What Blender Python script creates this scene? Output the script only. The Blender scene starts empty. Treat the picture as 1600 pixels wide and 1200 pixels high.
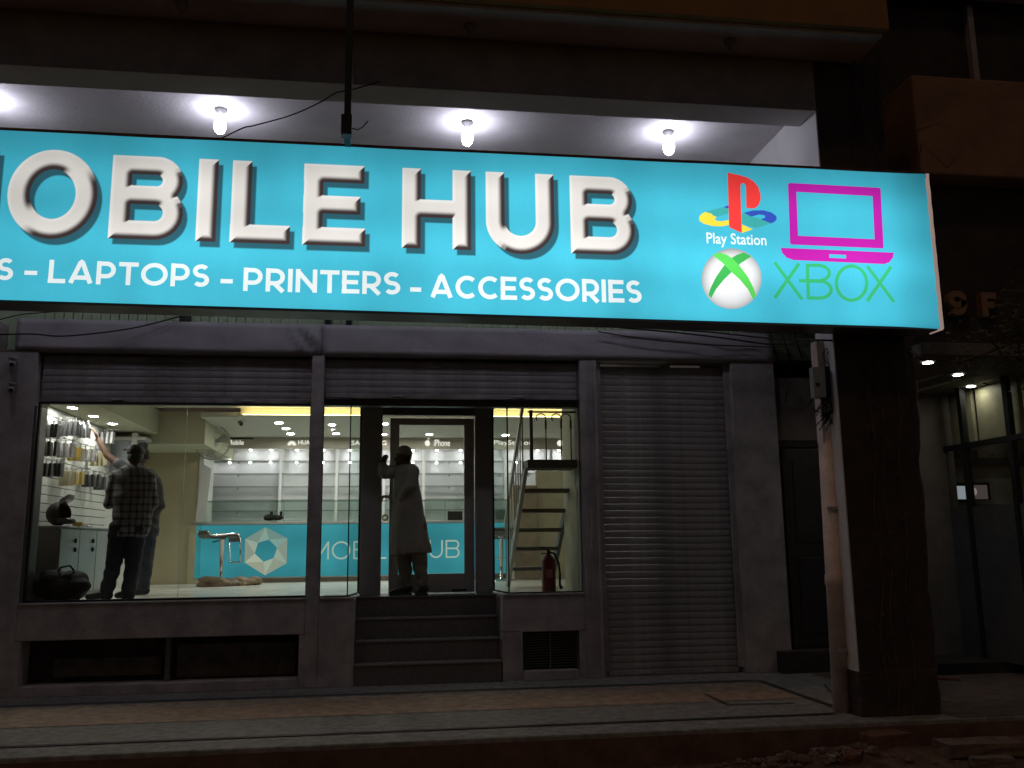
import bpy, bmesh, math, random
import numpy as np
from mathutils import Vector, Matrix
rnd = random.Random(7)
SC = bpy.context.scene
COL = SC.collection

# ------------------------------------------------------------------ camera
RM = [[0.9905785943, -0.0121818559, -0.1364025324],
      [-0.1364221440, -0.1747688402, -0.9751127376],
      [-0.0119602295, 0.9845341309, -0.1747841470]]
CP = Vector((-0.6586823, -9.8565481, 1.45))
FPX = 1400.0
cam = bpy.data.objects.new('camera', bpy.data.cameras.new('camera'))
COL.objects.link(cam)
cam.data.sensor_width = 36.0
cam.data.lens = FPX / 1600 * 36
cam.data.clip_end = 600
mw = Matrix(RM).to_4x4(); mw.translation = CP
cam.matrix_world = mw
SC.camera = cam

# ------------------------------------------------------------------ night sky, one dim warm sun standing for the street glow
W = bpy.data.worlds.new('World'); SC.world = W; W.use_nodes = True
wn = W.node_tree.nodes; wl = W.node_tree.links
sky = wn.new('ShaderNodeTexSky'); sky.sky_type = 'NISHITA'; sky.sun_disc = False
sky.sun_elevation = math.radians(-2.5); sky.sun_rotation = math.radians(110)
bg = wn['Background']; bg.inputs['Strength'].default_value = 0.26
wl.new(sky.outputs['Color'], bg.inputs['Color'])
sun = bpy.data.lights.new('sun', 'SUN'); sun.energy = 0.13; sun.angle = math.radians(6); sun.color = (1.0, 0.56, 0.28)
so = bpy.data.objects.new('sun', sun); COL.objects.link(so)
so.rotation_euler = Vector((0.40, 0.52, -0.95)).to_track_quat('-Z', 'Y').to_euler()
SC.view_settings.view_transform = 'Standard'; SC.view_settings.look = 'None'
SC.view_settings.exposure = 0.0; SC.view_settings.gamma = 1.0
SC.cycles.use_denoising = True
SC.cycles.max_bounces = 6; SC.cycles.diffuse_bounces = 3; SC.cycles.glossy_bounces = 3
SC.cycles.transparent_max_bounces = 16; SC.cycles.sample_clamp_indirect = 4.0
SC.cycles.caustics_reflective = False; SC.cycles.caustics_refractive = False

# ------------------------------------------------------------------ survey helpers: where a sight line meets a plane of the place
def ray(px, py):
    return Matrix(RM) @ Vector((px - 800, 600 - py, -FPX))
def wy(px, py, y): v = ray(px, py); return CP + v * ((y - CP.y) / v.y)
def wz(px, py, z): v = ray(px, py); return CP + v * ((z - CP.z) / v.z)
def wx(px, py, x): v = ray(px, py); return CP + v * ((x - CP.x) / v.x)

# ------------------------------------------------------------------ materials
MATS = {}
def mat(name, col, rough=0.6, metal=0.0, var=0.18, scale=6.0, bump=0.05, bscale=60.0, spec=0.4):
    m = bpy.data.materials.new(name); m.use_nodes = True
    nt = m.node_tree; N = nt.nodes; L = nt.links; p = N['Principled BSDF']
    p.inputs['Roughness'].default_value = rough; p.inputs['Metallic'].default_value = metal
    p.inputs['Specular IOR Level'].default_value = spec
    tc = N.new('ShaderNodeTexCoord')
    nz = N.new('ShaderNodeTexNoise'); nz.inputs['Scale'].default_value = scale
    nz.inputs['Detail'].default_value = 6; nz.inputs['Roughness'].default_value = 0.65
    L.new(tc.outputs['Object'], nz.inputs['Vector'])
    cr = N.new('ShaderNodeValToRGB')
    cr.color_ramp.elements[0].position = 0.3; cr.color_ramp.elements[1].position = 0.7
    cr.color_ramp.elements[0].color = tuple(c * (1 - var) for c in col) + (1,)
    cr.color_ramp.elements[1].color = tuple(min(1, c * (1 + var)) for c in col) + (1,)
    L.new(nz.outputs['Fac'], cr.inputs['Fac']); L.new(cr.outputs['Color'], p.inputs['Base Color'])
    if bump:
        n2 = N.new('ShaderNodeTexNoise'); n2.inputs['Scale'].default_value = bscale; n2.inputs['Detail'].default_value = 4
        L.new(tc.outputs['Object'], n2.inputs['Vector'])
        b = N.new('ShaderNodeBump'); b.inputs['Strength'].default_value = bump; b.inputs['Distance'].default_value = 0.02
        L.new(n2.outputs['Fac'], b.inputs['Height']); L.new(b.outputs['Normal'], p.inputs['Normal'])
    MATS[name] = m
    return m
def emis(name, col, strength):
    m = bpy.data.materials.new(name); m.use_nodes = True
    nt = m.node_tree; nt.nodes.clear()
    e = nt.nodes.new('ShaderNodeEmission'); o = nt.nodes.new('ShaderNodeOutputMaterial')
    e.inputs['Color'].default_value = tuple(col) + (1,); e.inputs['Strength'].default_value = strength
    nt.links.new(e.outputs[0], o.inputs['Surface'])
    MATS[name] = m
    return m
def glass(name, tint=(0.93, 0.97, 0.95), refl=0.06):
    m = bpy.data.materials.new(name); m.use_nodes = True
    nt = m.node_tree; nt.nodes.clear(); N = nt.nodes; L = nt.links
    t = N.new('ShaderNodeBsdfTransparent'); t.inputs[0].default_value = tint + (1,)
    g = N.new('ShaderNodeBsdfGlossy'); g.inputs['Roughness'].default_value = 0.03
    lw = N.new('ShaderNodeLayerWeight'); lw.inputs['Blend'].default_value = 0.12
    mt = N.new('ShaderNodeMath'); mt.operation = 'MULTIPLY_ADD'; mt.inputs[1].default_value = 0.6; mt.inputs[2].default_value = refl * 0.5
    mx = N.new('ShaderNodeMixShader'); o = N.new('ShaderNodeOutputMaterial')
    L.new(lw.outputs['Fresnel'], mt.inputs[0]); L.new(mt.outputs[0], mx.inputs['Fac'])
    L.new(t.outputs[0], mx.inputs[1]); L.new(g.outputs[0], mx.inputs[2]); L.new(mx.outputs[0], o.inputs['Surface'])
    MATS[name] = m
    return m

M_plaster = mat('plaster_grey', (0.40, 0.37, 0.355), 0.75, var=0.32, scale=3.5, bump=0.25, bscale=40)
M_white = mat('white_paint', (0.72, 0.71, 0.70), 0.6, var=0.08, scale=2.0, bump=0.06)
M_beam = mat('pale_beam_paint', (0.44, 0.43, 0.45), 0.6, var=0.14, scale=1.8, bump=0.25, bscale=9)
M_darkclad = mat('dark_cladding', (0.34, 0.30, 0.30), 0.7, var=0.25, scale=3, bump=0.3, bscale=30)
M_soffit = mat('brown_soffit', (0.60, 0.50, 0.43), 0.8, var=0.15, scale=2)
M_fascia = mat('ochre_fascia', (0.34, 0.18, 0.06), 0.8, var=0.2, scale=3, bump=0.15)
M_steps = mat('dark_granite', (0.155, 0.135, 0.12), 0.45, var=0.3, scale=30, bump=0.05)
M_nosing = mat('step_nosing', (0.22, 0.20, 0.19), 0.5, var=0.2, scale=20)
M_pave = mat('pavement_terrazzo', (0.26, 0.25, 0.225), 0.65, var=0.42, scale=11, bump=0.35, bscale=90)
M_lampstripe = mat('lamp_stripe_colour', (0.38, 0.275, 0.195), 0.65, var=0.42, scale=9, bump=0.35, bscale=90)  # terrazzo warmed to stand for the street lamp's light
M_inlay = mat('dark_inlay', (0.06, 0.055, 0.05), 0.6, var=0.3)
M_kerb = mat('red_kerb', (0.17, 0.10, 0.07), 0.85, var=0.35, scale=4, bump=0.3)
M_soil = mat('soil', (0.13, 0.075, 0.045), 0.95, var=0.5, scale=5, bump=0.6, bscale=25)
M_slat = mat('shutter_steel', (0.31, 0.29, 0.28), 0.7, 0.1, var=0.40, scale=4, bump=0.15, bscale=25)
M_frame = mat('dark_aluminium', (0.17, 0.16, 0.155), 0.4, 0.4, var=0.15)
M_alu = mat('grey_aluminium', (0.42, 0.41, 0.40), 0.4, 0.4, var=0.1)
M_black = mat('black_rubber', (0.02, 0.02, 0.02), 0.6, var=0.3)
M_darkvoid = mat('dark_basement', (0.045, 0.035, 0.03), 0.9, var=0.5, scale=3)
M_wall = mat('interior_white', (0.74, 0.75, 0.72), 0.6, var=0.04)
M_tan = mat('interior_tan', (0.52, 0.46, 0.30), 0.6, var=0.08, scale=1.5)
M_olive = mat('interior_olive', (0.55, 0.55, 0.40), 0.7, var=0.05)
M_floor = mat('marble_floor', (0.68, 0.66, 0.60), 0.3, var=0.25, scale=3, bump=0)
M_ceil = mat('ceiling_paint', (0.62, 0.61, 0.52), 0.7, var=0.04)
M_shelfback = mat('shelf_laminate', (0.79, 0.785, 0.79), 0.45, var=0.03, bump=0)
M_shelfedge = mat('shelf_edge', (0.34, 0.36, 0.36), 0.3, 0.3, var=0.05, bump=0)
M_chrome = mat('chrome', (0.62, 0.62, 0.62), 0.18, 1.0, var=0.05, bump=0)
M_green = mat('pale_green_panel', (0.45, 0.58, 0.38), 0.6, var=0.15, scale=4)
M_pipe = mat('pvc_pipe', (0.74, 0.62, 0.53), 0.6, var=0.22, scale=5, bump=0.1)
M_bark = mat('bark', (0.13, 0.085, 0.065), 0.95, var=0.5, scale=8, bump=0.9, bscale=22)
M_leaf = mat('leaf', (0.07, 0.075, 0.035), 0.6, var=0.4, scale=5, bump=0)
M_brick = mat('clay_brick', (0.17, 0.075, 0.045), 0.9, var=0.35, scale=12, bump=0.4)
M_stone = mat('rubble_stone', (0.19, 0.13, 0.095), 0.9, var=0.4, scale=9, bump=0.4)
M_red = mat('extinguisher_red', (0.15, 0.016, 0.016), 0.35, var=0.1, bump=0)
M_stair = mat('stair_metal', (0.16, 0.165, 0.15), 0.5, 0.3, var=0.2, scale=8)
M_stairlight = mat('stair_string', (0.42, 0.43, 0.40), 0.5, 0.2, var=0.15)
M_skin = mat('skin', (0.14, 0.075, 0.05), 0.55, var=0.1, bump=0)
M_kameez = mat('olive_cotton', (0.25, 0.235, 0.185), 0.9, var=0.15, scale=4, bump=0.25, bscale=35)
M_cap = mat('knit_cap', (0.42, 0.40, 0.34), 0.9, var=0.15, scale=40, bump=0.5, bscale=160)
M_denim = mat('dark_denim', (0.030, 0.032, 0.042), 0.85, var=0.3, scale=10, bump=0.2)
M_denim2 = mat('blue_denim', (0.06, 0.065, 0.09), 0.85, var=0.3, scale=10, bump=0.2)
M_greyshirt = mat('grey_shirt', (0.085, 0.088, 0.10), 0.85, var=0.15, bump=0.2)
M_hair = mat('black_hair', (0.015, 0.013, 0.012), 0.6, var=0.3, scale=60)
M_shoe = mat('dark_shoe', (0.03, 0.026, 0.024), 0.5, var=0.3)
M_cabinet = mat('cabinet_laminate', (0.42, 0.42, 0.40), 0.3, var=0.08, scale=2, bump=0)
M_cabside = mat('cabinet_side', (0.24, 0.24, 0.22), 0.4, var=0.08, bump=0)
M_packblack = mat('packet_black', (0.05, 0.05, 0.055), 0.3, var=0.3, bump=0)
M_packsilver = mat('packet_silver', (0.45, 0.44, 0.46), 0.2, 0.2, var=0.3, scale=20, bump=0)
M_packyellow = mat('packet_yellow', (0.62, 0.44, 0.10), 0.4, var=0.2, bump=0)
M_packcream = mat('packet_cream', (0.56, 0.50, 0.32), 0.4, var=0.2, bump=0)
M_plasticwrap = mat('brown_wrap', (0.20, 0.15, 0.10), 0.35, var=0.4, scale=14, bump=0.4)
M_bagcloth = mat('black_bag', (0.018, 0.017, 0.016), 0.7, var=0.4, bump=0.4)
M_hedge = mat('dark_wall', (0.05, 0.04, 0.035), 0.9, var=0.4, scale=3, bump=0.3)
M_och = mat('neighbour_ochre', (0.30, 0.17, 0.11), 0.85, var=0.25, scale=2.5, bump=0.2)
M_npanel = mat('neighbour_panel', (0.46, 0.42, 0.27), 0.5, var=0.15)
M_nwhite = mat('neighbour_white', (0.62, 0.62, 0.54), 0.6, var=0.1)
M_letter = mat('bronze_letter', (0.30, 0.17, 0.09), 0.5, 0.3, var=0.2)
M_glass = glass('window_glass', (0.935, 0.955, 0.938))
M_glassg = glass('green_glass', (0.86, 0.93, 0.90), 0.12)
M_shelfglass = glass('shelf_glass', (0.96, 0.98, 0.975), 0.08)
M_glassr = glass('side_glass', (0.90, 0.96, 0.93), 0.06)
for n_ in M_glassr.node_tree.nodes:
    if n_.type == 'MATH': n_.inputs[1].default_value = .12
M_frost = mat('frosted_film', (0.10, 0.10, 0.095), 0.5, var=0.2)
E_bulb = emis('bulb_glow', (0.84, 0.82, 1.0), 66.0)
E_down = emis('downlight_glow', (1.0, 0.98, 0.90), 215.0)
E_led_glint = emis('shelf_led_and_glint', (0.98, 0.97, 1.0), 115.0)
E_cove = emis('cove_glow', (1.0, 0.80, 0.40), 14.0)
E_added_front = emis('added_front_glow', (1.0, 0.97, 0.88), 85.0)  # for the added, unseen lights of the front ceiling
E_brand = emis('brand_letter_glow', (1.0, 0.97, 0.88), 1.1)
E_ndown = emis('neighbour_downlight_glow', (0.95, 0.92, 0.84), 60.0)
E_counter_line = emis('counter_letter_glow', (0.62, 0.78, 0.66), 0.62)
for e_ in (E_brand, E_counter_line): e_.cycles.emission_sampling = 'NONE'
M_grille = mat('grille_iron', (0.03, 0.03, 0.035), 0.5, 0.4, var=0.2)

# ------------------------------------------------------------------ mesh helpers
class MB:
    def __init__(s): s.v = []; s.f = []
    def quad(s, *p):
        n = len(s.v); s.v += [tuple(q) for q in p]; s.f.append(tuple(range(n, n + len(p)))); return s
    def box(s, a, b):
        (x0, y0, z0), (x1, y1, z1) = a, b
        n = len(s.v)
        s.v += [(x0, y0, z0), (x1, y0, z0), (x1, y1, z0), (x0, y1, z0), (x0, y0, z1), (x1, y0, z1), (x1, y1, z1), (x0, y1, z1)]
        s.f += [tuple(n + i for i in q) for q in ((0, 3, 2, 1), (4, 5, 6, 7), (0, 1, 5, 4), (1, 2, 6, 5), (2, 3, 7, 6), (3, 0, 4, 7))]
        return s
    def prism(s, poly, d):
        """closed outline (3D points, in order) pushed along d"""
        d = Vector(d); n = len(s.v); k = len(poly)
        s.v += [tuple(p) for p in poly] + [tuple(Vector(p) + d) for p in poly]
        s.f.append(tuple(n + i for i in range(k))); s.f.append(tuple(n + k + i for i in reversed(range(k))))
        for i in range(k):
            j = (i + 1) % k; s.f.append((n + i, n + k + i, n + k + j, n + j))
        return s
    def ring(s, c, u, w, r0, r1, n):
        b = len(s.v)
        for i in range(n):
            a = 2 * math.pi * i / n
            s.v.append(tuple(c + u * (math.cos(a) * r0) + w * (math.sin(a) * r1)))
        return b
    def bridge(s, a, b, n):
        for i in range(n):
            j = (i + 1) % n; s.f.append((a + i, a + j, b + j, b + i))
    def tube(s, pts, r, n=8, cap=True):
        pts = [Vector(p) for p in pts]
        rs = r if isinstance(r, (list, tuple)) else [r] * len(pts)
        prev = None; first = None; ref = None
        for i, p in enumerate(pts):
            t = (pts[min(i + 1, len(pts) - 1)] - pts[max(i - 1, 0)])
            if t.length < 1e-9: t = Vector((0, 0, 1))
            t.normalize()
            if ref is None:
                ref = Vector((0, 0, 1)) if abs(t.z) < 0.9 else Vector((1, 0, 0))
            u = ref - t * ref.dot(t)
            if u.length < 1e-6: u = t.orthogonal()
            u.normalize(); w = t.cross(u); ref = u
            b = s.ring(p, u, w, rs[i], rs[i], n)
            if prev is not None: s.bridge(prev, b, n)
            else: first = b
            prev = b
        if cap:
            s.f.append(tuple(first + i for i in reversed(range(n)))); s.f.append(tuple(prev + i for i in range(n)))
        return s
    def lathe(s, prof, o=(0, 0, 0), ax=(0, 0, 1), n=16, cap=True):
        o = Vector(o); t = Vector(ax).normalized(); u = t.orthogonal().normalized(); w = t.cross(u)
        prev = None; first = None
        for r, h in prof:
            b = s.ring(o + t * h, u, w, max(r, 1e-4), max(r, 1e-4), n)
            if prev is not None: s.bridge(prev, b, n)
            else: first = b
            prev = b
        if cap:
            s.f.append(tuple(first + i for i in reversed(range(n)))); s.f.append(tuple(prev + i for i in range(n)))
        return s
    def capsule(s, a, b, ra, rb, n=12):
        a = Vector(a); b = Vector(b); t = (b - a)
        L = t.length
        prof = []
        for k in range(5): q = math.pi / 2 * k / 4; prof.append((ra * math.sin(q), -ra * math.cos(q)))
        for k in range(5): q = math.pi / 2 * k / 4; prof.append((rb * math.cos(q), L + rb * math.sin(q)))
        return s.lathe(prof, a, t if L > 1e-6 else (0, 0, 1), n)
    def ellipsoid(s, c, r, n=14, m=9, tilt=None):
        c = Vector(c); prev = None; R = tilt or Matrix.Identity(3)
        first = None
        for k in range(m + 1):
            q = math.pi * (k + 0.02) / (m + 0.04); b = len(s.v)
            for i in range(n):
                a = 2 * math.pi * i / n
                s.v.append(tuple(c + R @ Vector((r[0] * math.sin(q) * math.cos(a), r[1] * math.sin(q) * math.sin(a), r[2] * math.cos(q)))))
            if prev is not None: s.bridge(b, prev, n)
            else: first = b
            prev = b
        s.f.append(tuple(first + i for i in range(n))); s.f.append(tuple(prev + i for i in reversed(range(n))))
        return s
    def loft(s, rings, n=20, cap=True):
        """rings: (centre, rx, ry) horizontal ellipses"""
        prev = None; first = None
        for c, rx, ry in rings:
            b = s.ring(Vector(c), Vector((1, 0, 0)), Vector((0, 1, 0)), rx, ry, n)
            if prev is not None: s.bridge(prev, b, n)
            else: first = b
            prev = b
        if cap:
            s.f.append(tuple(first + i for i in reversed(range(n)))); s.f.append(tuple(prev + i for i in range(n)))
        return s
    def mesh(s, name):
        me = bpy.data.meshes.new(name); me.from_pydata(s.v, [], s.f); me.validate(); me.update(); return me
    def build(s, name, m, parent=None, smooth=False, bev=0.0, label=None, kind=None, fixn=True):
        me = s.mesh(name)
        if fixn:
            bm = bmesh.new(); bm.from_mesh(me); bmesh.ops.recalc_face_normals(bm, faces=bm.faces); bm.to_mesh(me); bm.free()
        return put(name, me, m, parent, smooth, bev, label, kind)
def put(name, me, m, parent=None, smooth=False, bev=0.0, label=None, kind=None):
    o = bpy.data.objects.new(name, me); COL.objects.link(o)
    me.materials.clear(); me.materials.append(m)
    if smooth:
        for p in me.polygons: p.use_smooth = True
    if bev:
        b = o.modifiers.new('bevel', 'BEVEL'); b.width = bev; b.segments = 2; b.limit_method = 'ANGLE'
    if parent is not None:
        o.parent = parent
        if parent.parent is None: o.matrix_parent_inverse = parent.matrix_basis.inverted()
    if label: o['label'] = label
    if kind: o['kind'] = kind
    return o
def thing(name, label, cat, loc=(0, 0, 0), group=None):
    o = bpy.data.objects.new(name, None); COL.objects.link(o); o.location = loc; o.empty_display_size = 0.1
    bpy.context.view_layer.update() if False else None
    o.matrix_basis = Matrix.Translation(Vector(loc))
    tag(o, label, cat, group); return o
def tag(o, label, cat, group=None):
    o['label'] = label; o['category'] = cat
    if group: o['group'] = group
    return o
def share(o, parent, dx=(0, 0, 0), name=None):
    """another piece with the same mesh, moved by dx, under parent"""
    inv = o.matrix_parent_inverse.copy(); c = o.copy(); COL.objects.link(c); c.name = name or o.name.split('.')[0]; c.parent = parent
    c.matrix_parent_inverse = inv
    c.location = Vector(o.location) + Vector(dx); return c
TMP = bpy.data.scenes.new('scratch')
def evaluated(o):
    TMP.collection.objects.link(o); vl = TMP.view_layers[0]; vl.update(); dg = vl.depsgraph; dg.update()
    out = bpy.data.meshes.new_from_object(o.evaluated_get(dg)); bpy.data.objects.remove(o)
    return out
def remeshed(mb, voxel, smooth=4, name='body'):
    me = mb.mesh(name); o = bpy.data.objects.new(name, me)
    bm = bmesh.new(); bm.from_mesh(me); bmesh.ops.recalc_face_normals(bm, faces=bm.faces); bm.to_mesh(me); bm.free()
    r = o.modifiers.new('r', 'REMESH'); r.mode = 'VOXEL'; r.voxel_size = voxel
    sm = o.modifiers.new('s', 'SMOOTH'); sm.factor = 0.5; sm.iterations = smooth
    return evaluated(o)
def arc(cx, cz, rx, rz, a0, a1, n=14):
    return [(cx + rx * math.cos(math.radians(a0 + (a1 - a0) * i / n)), cz + rz * math.sin(math.radians(a0 + (a1 - a0) * i / n))) for i in range(n + 1)]

# ------------------------------------------------------------------ stroke lettering: centre lines in a box 0..w x 0..1, stroke width s
def glyph(ch, s):
    h = s / 2; t = 1 - h
    def B(w):
        m = 0.53
        return w, [[(h, 0), (h, 1)], [(h, t)] + [(w - h - (t - m) / 2 - .02, t)] + arc(w - h - (t - m) / 2 - .02, (t + m) / 2, (t - m) / 2, (t - m) / 2, 90, -90)[1:] + [(h, m)],
                   [(h, m), (w - h - (m - h) / 2, m)] + arc(w - h - (m - h) / 2, (m + h) / 2, (m - h) / 2, (m - h) / 2, 90, -90)[1:] + [(h, h)]]
    if ch == 'O': w = 1.06; return w, [arc(w / 2, .5, w / 2 - h, .5 - h, 0, 360, 96)]
    if ch == 'B': return B(.82)
    if ch == 'I': return s, [[(h, 0), (h, 1)]]
    if ch == 'L': return .66, [[(h, 1), (h, h)], [(0, h), (.66, h)]]
    if ch == 'E': return .70, [[(h, 0), (h, 1)], [(0, t), (.68, t)], [(0, .5), (.64, .5)], [(0, h), (.70, h)]]
    if ch == 'H': return .84, [[(h, 0), (h, 1)], [(.84 - h, 0), (.84 - h, 1)], [(h, .5), (.84 - h, .5)]]
    if ch == 'U': r = .40 - h; return .80, [[(h, 1), (h, .40)] + arc(.40, .40, r, .40 - h, 180, 360, 20)[1:] + [(.80 - h, 1)]]
    if ch == 'M': w = .98; return w, [[(h, 0), (h, 1)], [(w - h, 0), (w - h, 1)], [(h, t), (w / 2, .28), (w - h, t)]]
    if ch == 'N': return .86, [[(h, 0), (h, 1)], [(.86 - h, 0), (.86 - h, 1)], [(h, t), (.86 - h, h)]]
    if ch == 'A': return .96, [[(h * 1.02, .03), (.455, .955)], [(.96 - h * 1.02, .03), (.505, .955)], [(.20, .27), (.76, .27)], [(.42, 1 - h * .5), (.54, 1 - h * .5)]]
    if ch == 'T': return .76, [[(0, t), (.76, t)], [(.38, 0), (.38, t)]]
    if ch in 'PR':
        m = .36; w = .76; r = (t - m) / 2
        L = [[(h, 0), (h, 1)], [(h, t), (w - h - r, t)] + arc(w - h - r, (t + m) / 2, r, r, 90, -90)[1:] + [(h, m)]]
        if ch == 'R': L.append([(w - h - r - .05, m), (w - h * .7, 0)])
        return w, L
    if ch == 'C': return .86, [arc(.5, .5, .5 - h, .5 - h, 48, 312, 26)]
    if ch == 'S':
        r = (1 - s) / 4
        return .68, [arc(.34, t - r, .34 - h, r, 35, 90, 6) + arc(.34, t - r, .34 - h, r, 90, 270, 12)[1:] + arc(.34, h + r, .34 - h, r, 90, -90, 12)[1:] + arc(.34, h + r, .34 - h, r, -90, -145, 6)[1:]]
    if ch == '-': return .36, [[(0, .42), (.36, .42)]]
    if ch == 'X': return .86, [[(h, 0), (.86 - h, 1)], [(h, 1), (.86 - h, 0)]]
    return .4, []
def ribbon(mb, pts, hw, to3):
    """flat mitred ribbon along 2D points; to3 maps 2D to 3D"""
    P = [Vector(p) for p in pts]; n = len(P); L = []; R = []
    closed = (P[0] - P[-1]).length < 1e-5
    for i in range(n):
        a = P[i] - P[i - 1] if i > 0 else (P[0] - P[-2] if closed else None)
        b = P[i + 1] - P[i] if i < n - 1 else (P[1] - P[0] if closed else None)
        a = (a or b).normalized(); b = (b or a).normalized()
        na = Vector((-a.y, a.x)); nb = Vector((-b.y, b.x)); m = (na + nb)
        m = m.normalized() if m.length > 1e-6 else na
        k = hw / max(0.35, m.dot(na)); L.append(P[i] + m * k); R.append(P[i] - m * k)
    for i in range(n - 1):
        mb.quad(to3(L[i]), to3(L[i + 1]), to3(R[i + 1]), to3(R[i]))
def text_strokes(txt, s, gap=0.12, space=0.34):
    """list of (char, x offset, width, strokes), total width"""
    x = 0; out = []
    for ch in txt:
        if ch == ' ': x += space; continue
        w, st = glyph(ch, s); out.append((ch, x, w, st)); x += w + gap
    return out, x - gap
def font_mesh(txt, bold=0.0):
    c = bpy.data.curves.new('t', 'FONT'); c.body = txt; c.size = 1.0; c.offset = bold; c.resolution_u = 3
    return evaluated(bpy.data.objects.new('t', c))
def font_part(txt, name, m, parent, x0, x1, z0, z1, y, bold=0.0, label=None):
    """typeface lettering fitted in an x-z box on a plane of constant y facing -y"""
    me = font_mesh(txt, bold)
    xs = [v.co.x for v in me.vertices]; ys = [v.co.y for v in me.vertices]
    ax, bx, ay, by = min(xs), max(xs), min(ys), max(ys)
    for v in me.vertices:
        v.co = Vector((x0 + (v.co.x - ax) / (bx - ax) * (x1 - x0), y, z0 + (v.co.y - ay) / (by - ay) * (z1 - z0)))
    return put(name, me, m, parent, label=label)

# #################################################################### THE SETTING
g = MB().quad((-150, -60, -.25), (150, -60, -.25), (150, 150, -.25), (-150, 150, -.25)).build('ground', M_soil, kind='structure')
pv = MB().box((-14, -2.75, -.6), (9, 3.0, 0)).build('pavement', M_pave, kind='structure', bev=.012)
MB().box((-14, -2.765, -.6), (9, -2.752, -.035)).build('kerb_face', M_kerb, pv)
MB().quad((-14, -1.62, .004), (3.18, -1.62, .004), (3.18, -.62, .004), (-14, -.62, .004)).build('painted_lamp_stripe', M_lampstripe, pv)  # the lamp's orange stripe of light, painted as a brown paving colour
MB().quad((3.97, -2.74, .004), (9, -2.74, .004), (9, 2.9, .004), (3.97, 2.9, .004)).build('dimmed_paving', mat('dimmed_paving', (.13, .105, .085), .8, var=.4, scale=6, bump=.3), pv)  # dark sheet over the paving, shade put in against the neighbour's light spill
def strip(x0, y0, x1, y1, w=.022, z=.008):
    d = Vector((x1 - x0, y1 - y0, 0)).normalized(); n = Vector((-d.y, d.x, 0)) * w
    a = Vector((x0, y0, z)); b = Vector((x1, y1, z))
    MB().quad(a - n, b - n, b + n, a + n).build('inlay_strip', M_inlay, pv)
strip(-14, -.52, 3.18, -.52); strip(-14, -2.385, 3.1, -2.385, .03); strip(3.215, -.54, 3.25, -2.5, .028)
strip(2.372, -1.21, 2.383, -1.79, .016); strip(2.37, -1.82, 2.99, -1.84, .016)
strip(3.75, -.9, 3.33, -2.1, .01)

# #################################################################### THE SHOP BUILDING
FZ = .885
bld = thing('shop_building', 'grey plastered shop building with white beam, portico column and dark front beam', 'building', (0, 0, 0))
def bpart(name, a, b, m, bev=.008, label=None): return MB().box(a, b).build(name, m, bld, bev=bev, label=label)
# left pier, mullion pier, bay piers, right pier
bpart('pier', (-4.78, 0, 0), (-4.33, .4, 3.52), M_plaster)
bpart('left_wall', (-14, .12, 0), (-4.785, .4, 3.85), M_plaster, 0)
bpart('left_window', (-6.6, .085, 1.0), (-4.86, .118, 3.3), M_frame); bpart('left_window_pane', (-6.5, .078, 1.1), (-4.90, .084, 3.2), mat('dull_green_glass', (.16, .20, .14), .2, bump=0), 0)
bpart('pier', (-1.495, -.01, 0), (-1.36, .2, 3.52), M_plaster)
bpart('pier', (1.50, 0, 0), (1.70, .35, 3.52), M_plaster)
bpart('pier', (3.31, 0, 0), (3.842, .6, 3.519), M_plaster)
bpart('pier_rib', (1.585, -.018, 0), (1.60, -.002, 3.5), M_plaster, 0)
bpart('pier_rib', (1.655, -.018, 0), (1.69, -.002, 3.5), M_plaster, 0)
# pale beam along the top of the shopfront, in two lengths with a dented joint
def beam(x0, x1, n, dent=None):
    mb = MB(); prev = None
    for i in range(n + 1):
        x = x0 + (x1 - x0) * i / n
        row = []
        for k in range(7):
            z = 3.52 + .335 * k / 6; y = -.02 + .004 * math.sin(x * 5 + k)
            if dent:
                q = math.exp(-((x - dent[0]) / .16) ** 2 - ((z - dent[1]) / .13) ** 2); y += -.06 * q * math.sin(x * 31 + z * 23) - .035 * q
            row.append((x, y, z))
        b = len(mb.v); mb.v += [(x, .3, 3.52)] + row + [(x, .3, 3.855)]
        m = 9
        if prev is not None:
            for k in range(m): mb.f.append((prev + k, b + k, b + (k + 1) % m, prev + (k + 1) % m))
        else: mb.f.append(tuple(b + k for k in range(m)))
        prev = b
    mb.f.append(tuple(prev + k for k in reversed(range(9))))
    return mb
beam(-4.56, -1.40, 60, (-1.52, 3.68)).build('beam', M_beam, bld, smooth=True)
beam(-1.395, 3.842, 60).build('beam', M_beam, bld, smooth=True)
# pale green fluted wall above the beam, seen under the sign
bpart('upper_wall', (-14, .36, 3.6), (6.2, .5, 5.8), M_green, 0)
rib0 = MB().box((-4.5, .325, 3.85), (-4.415, .358, 4.6)).build('wall_rib', M_green, bld)
for i in range(1, 86): share(rib0, bld, (i * .097, 0, 0))
for px in (285, 512, 545): 
    c = wy(px, 500, .02); bpart('bracket', (c.x - .03, .0, 3.857), (c.x + .03, .3, 4.0), M_grille, 0)
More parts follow.
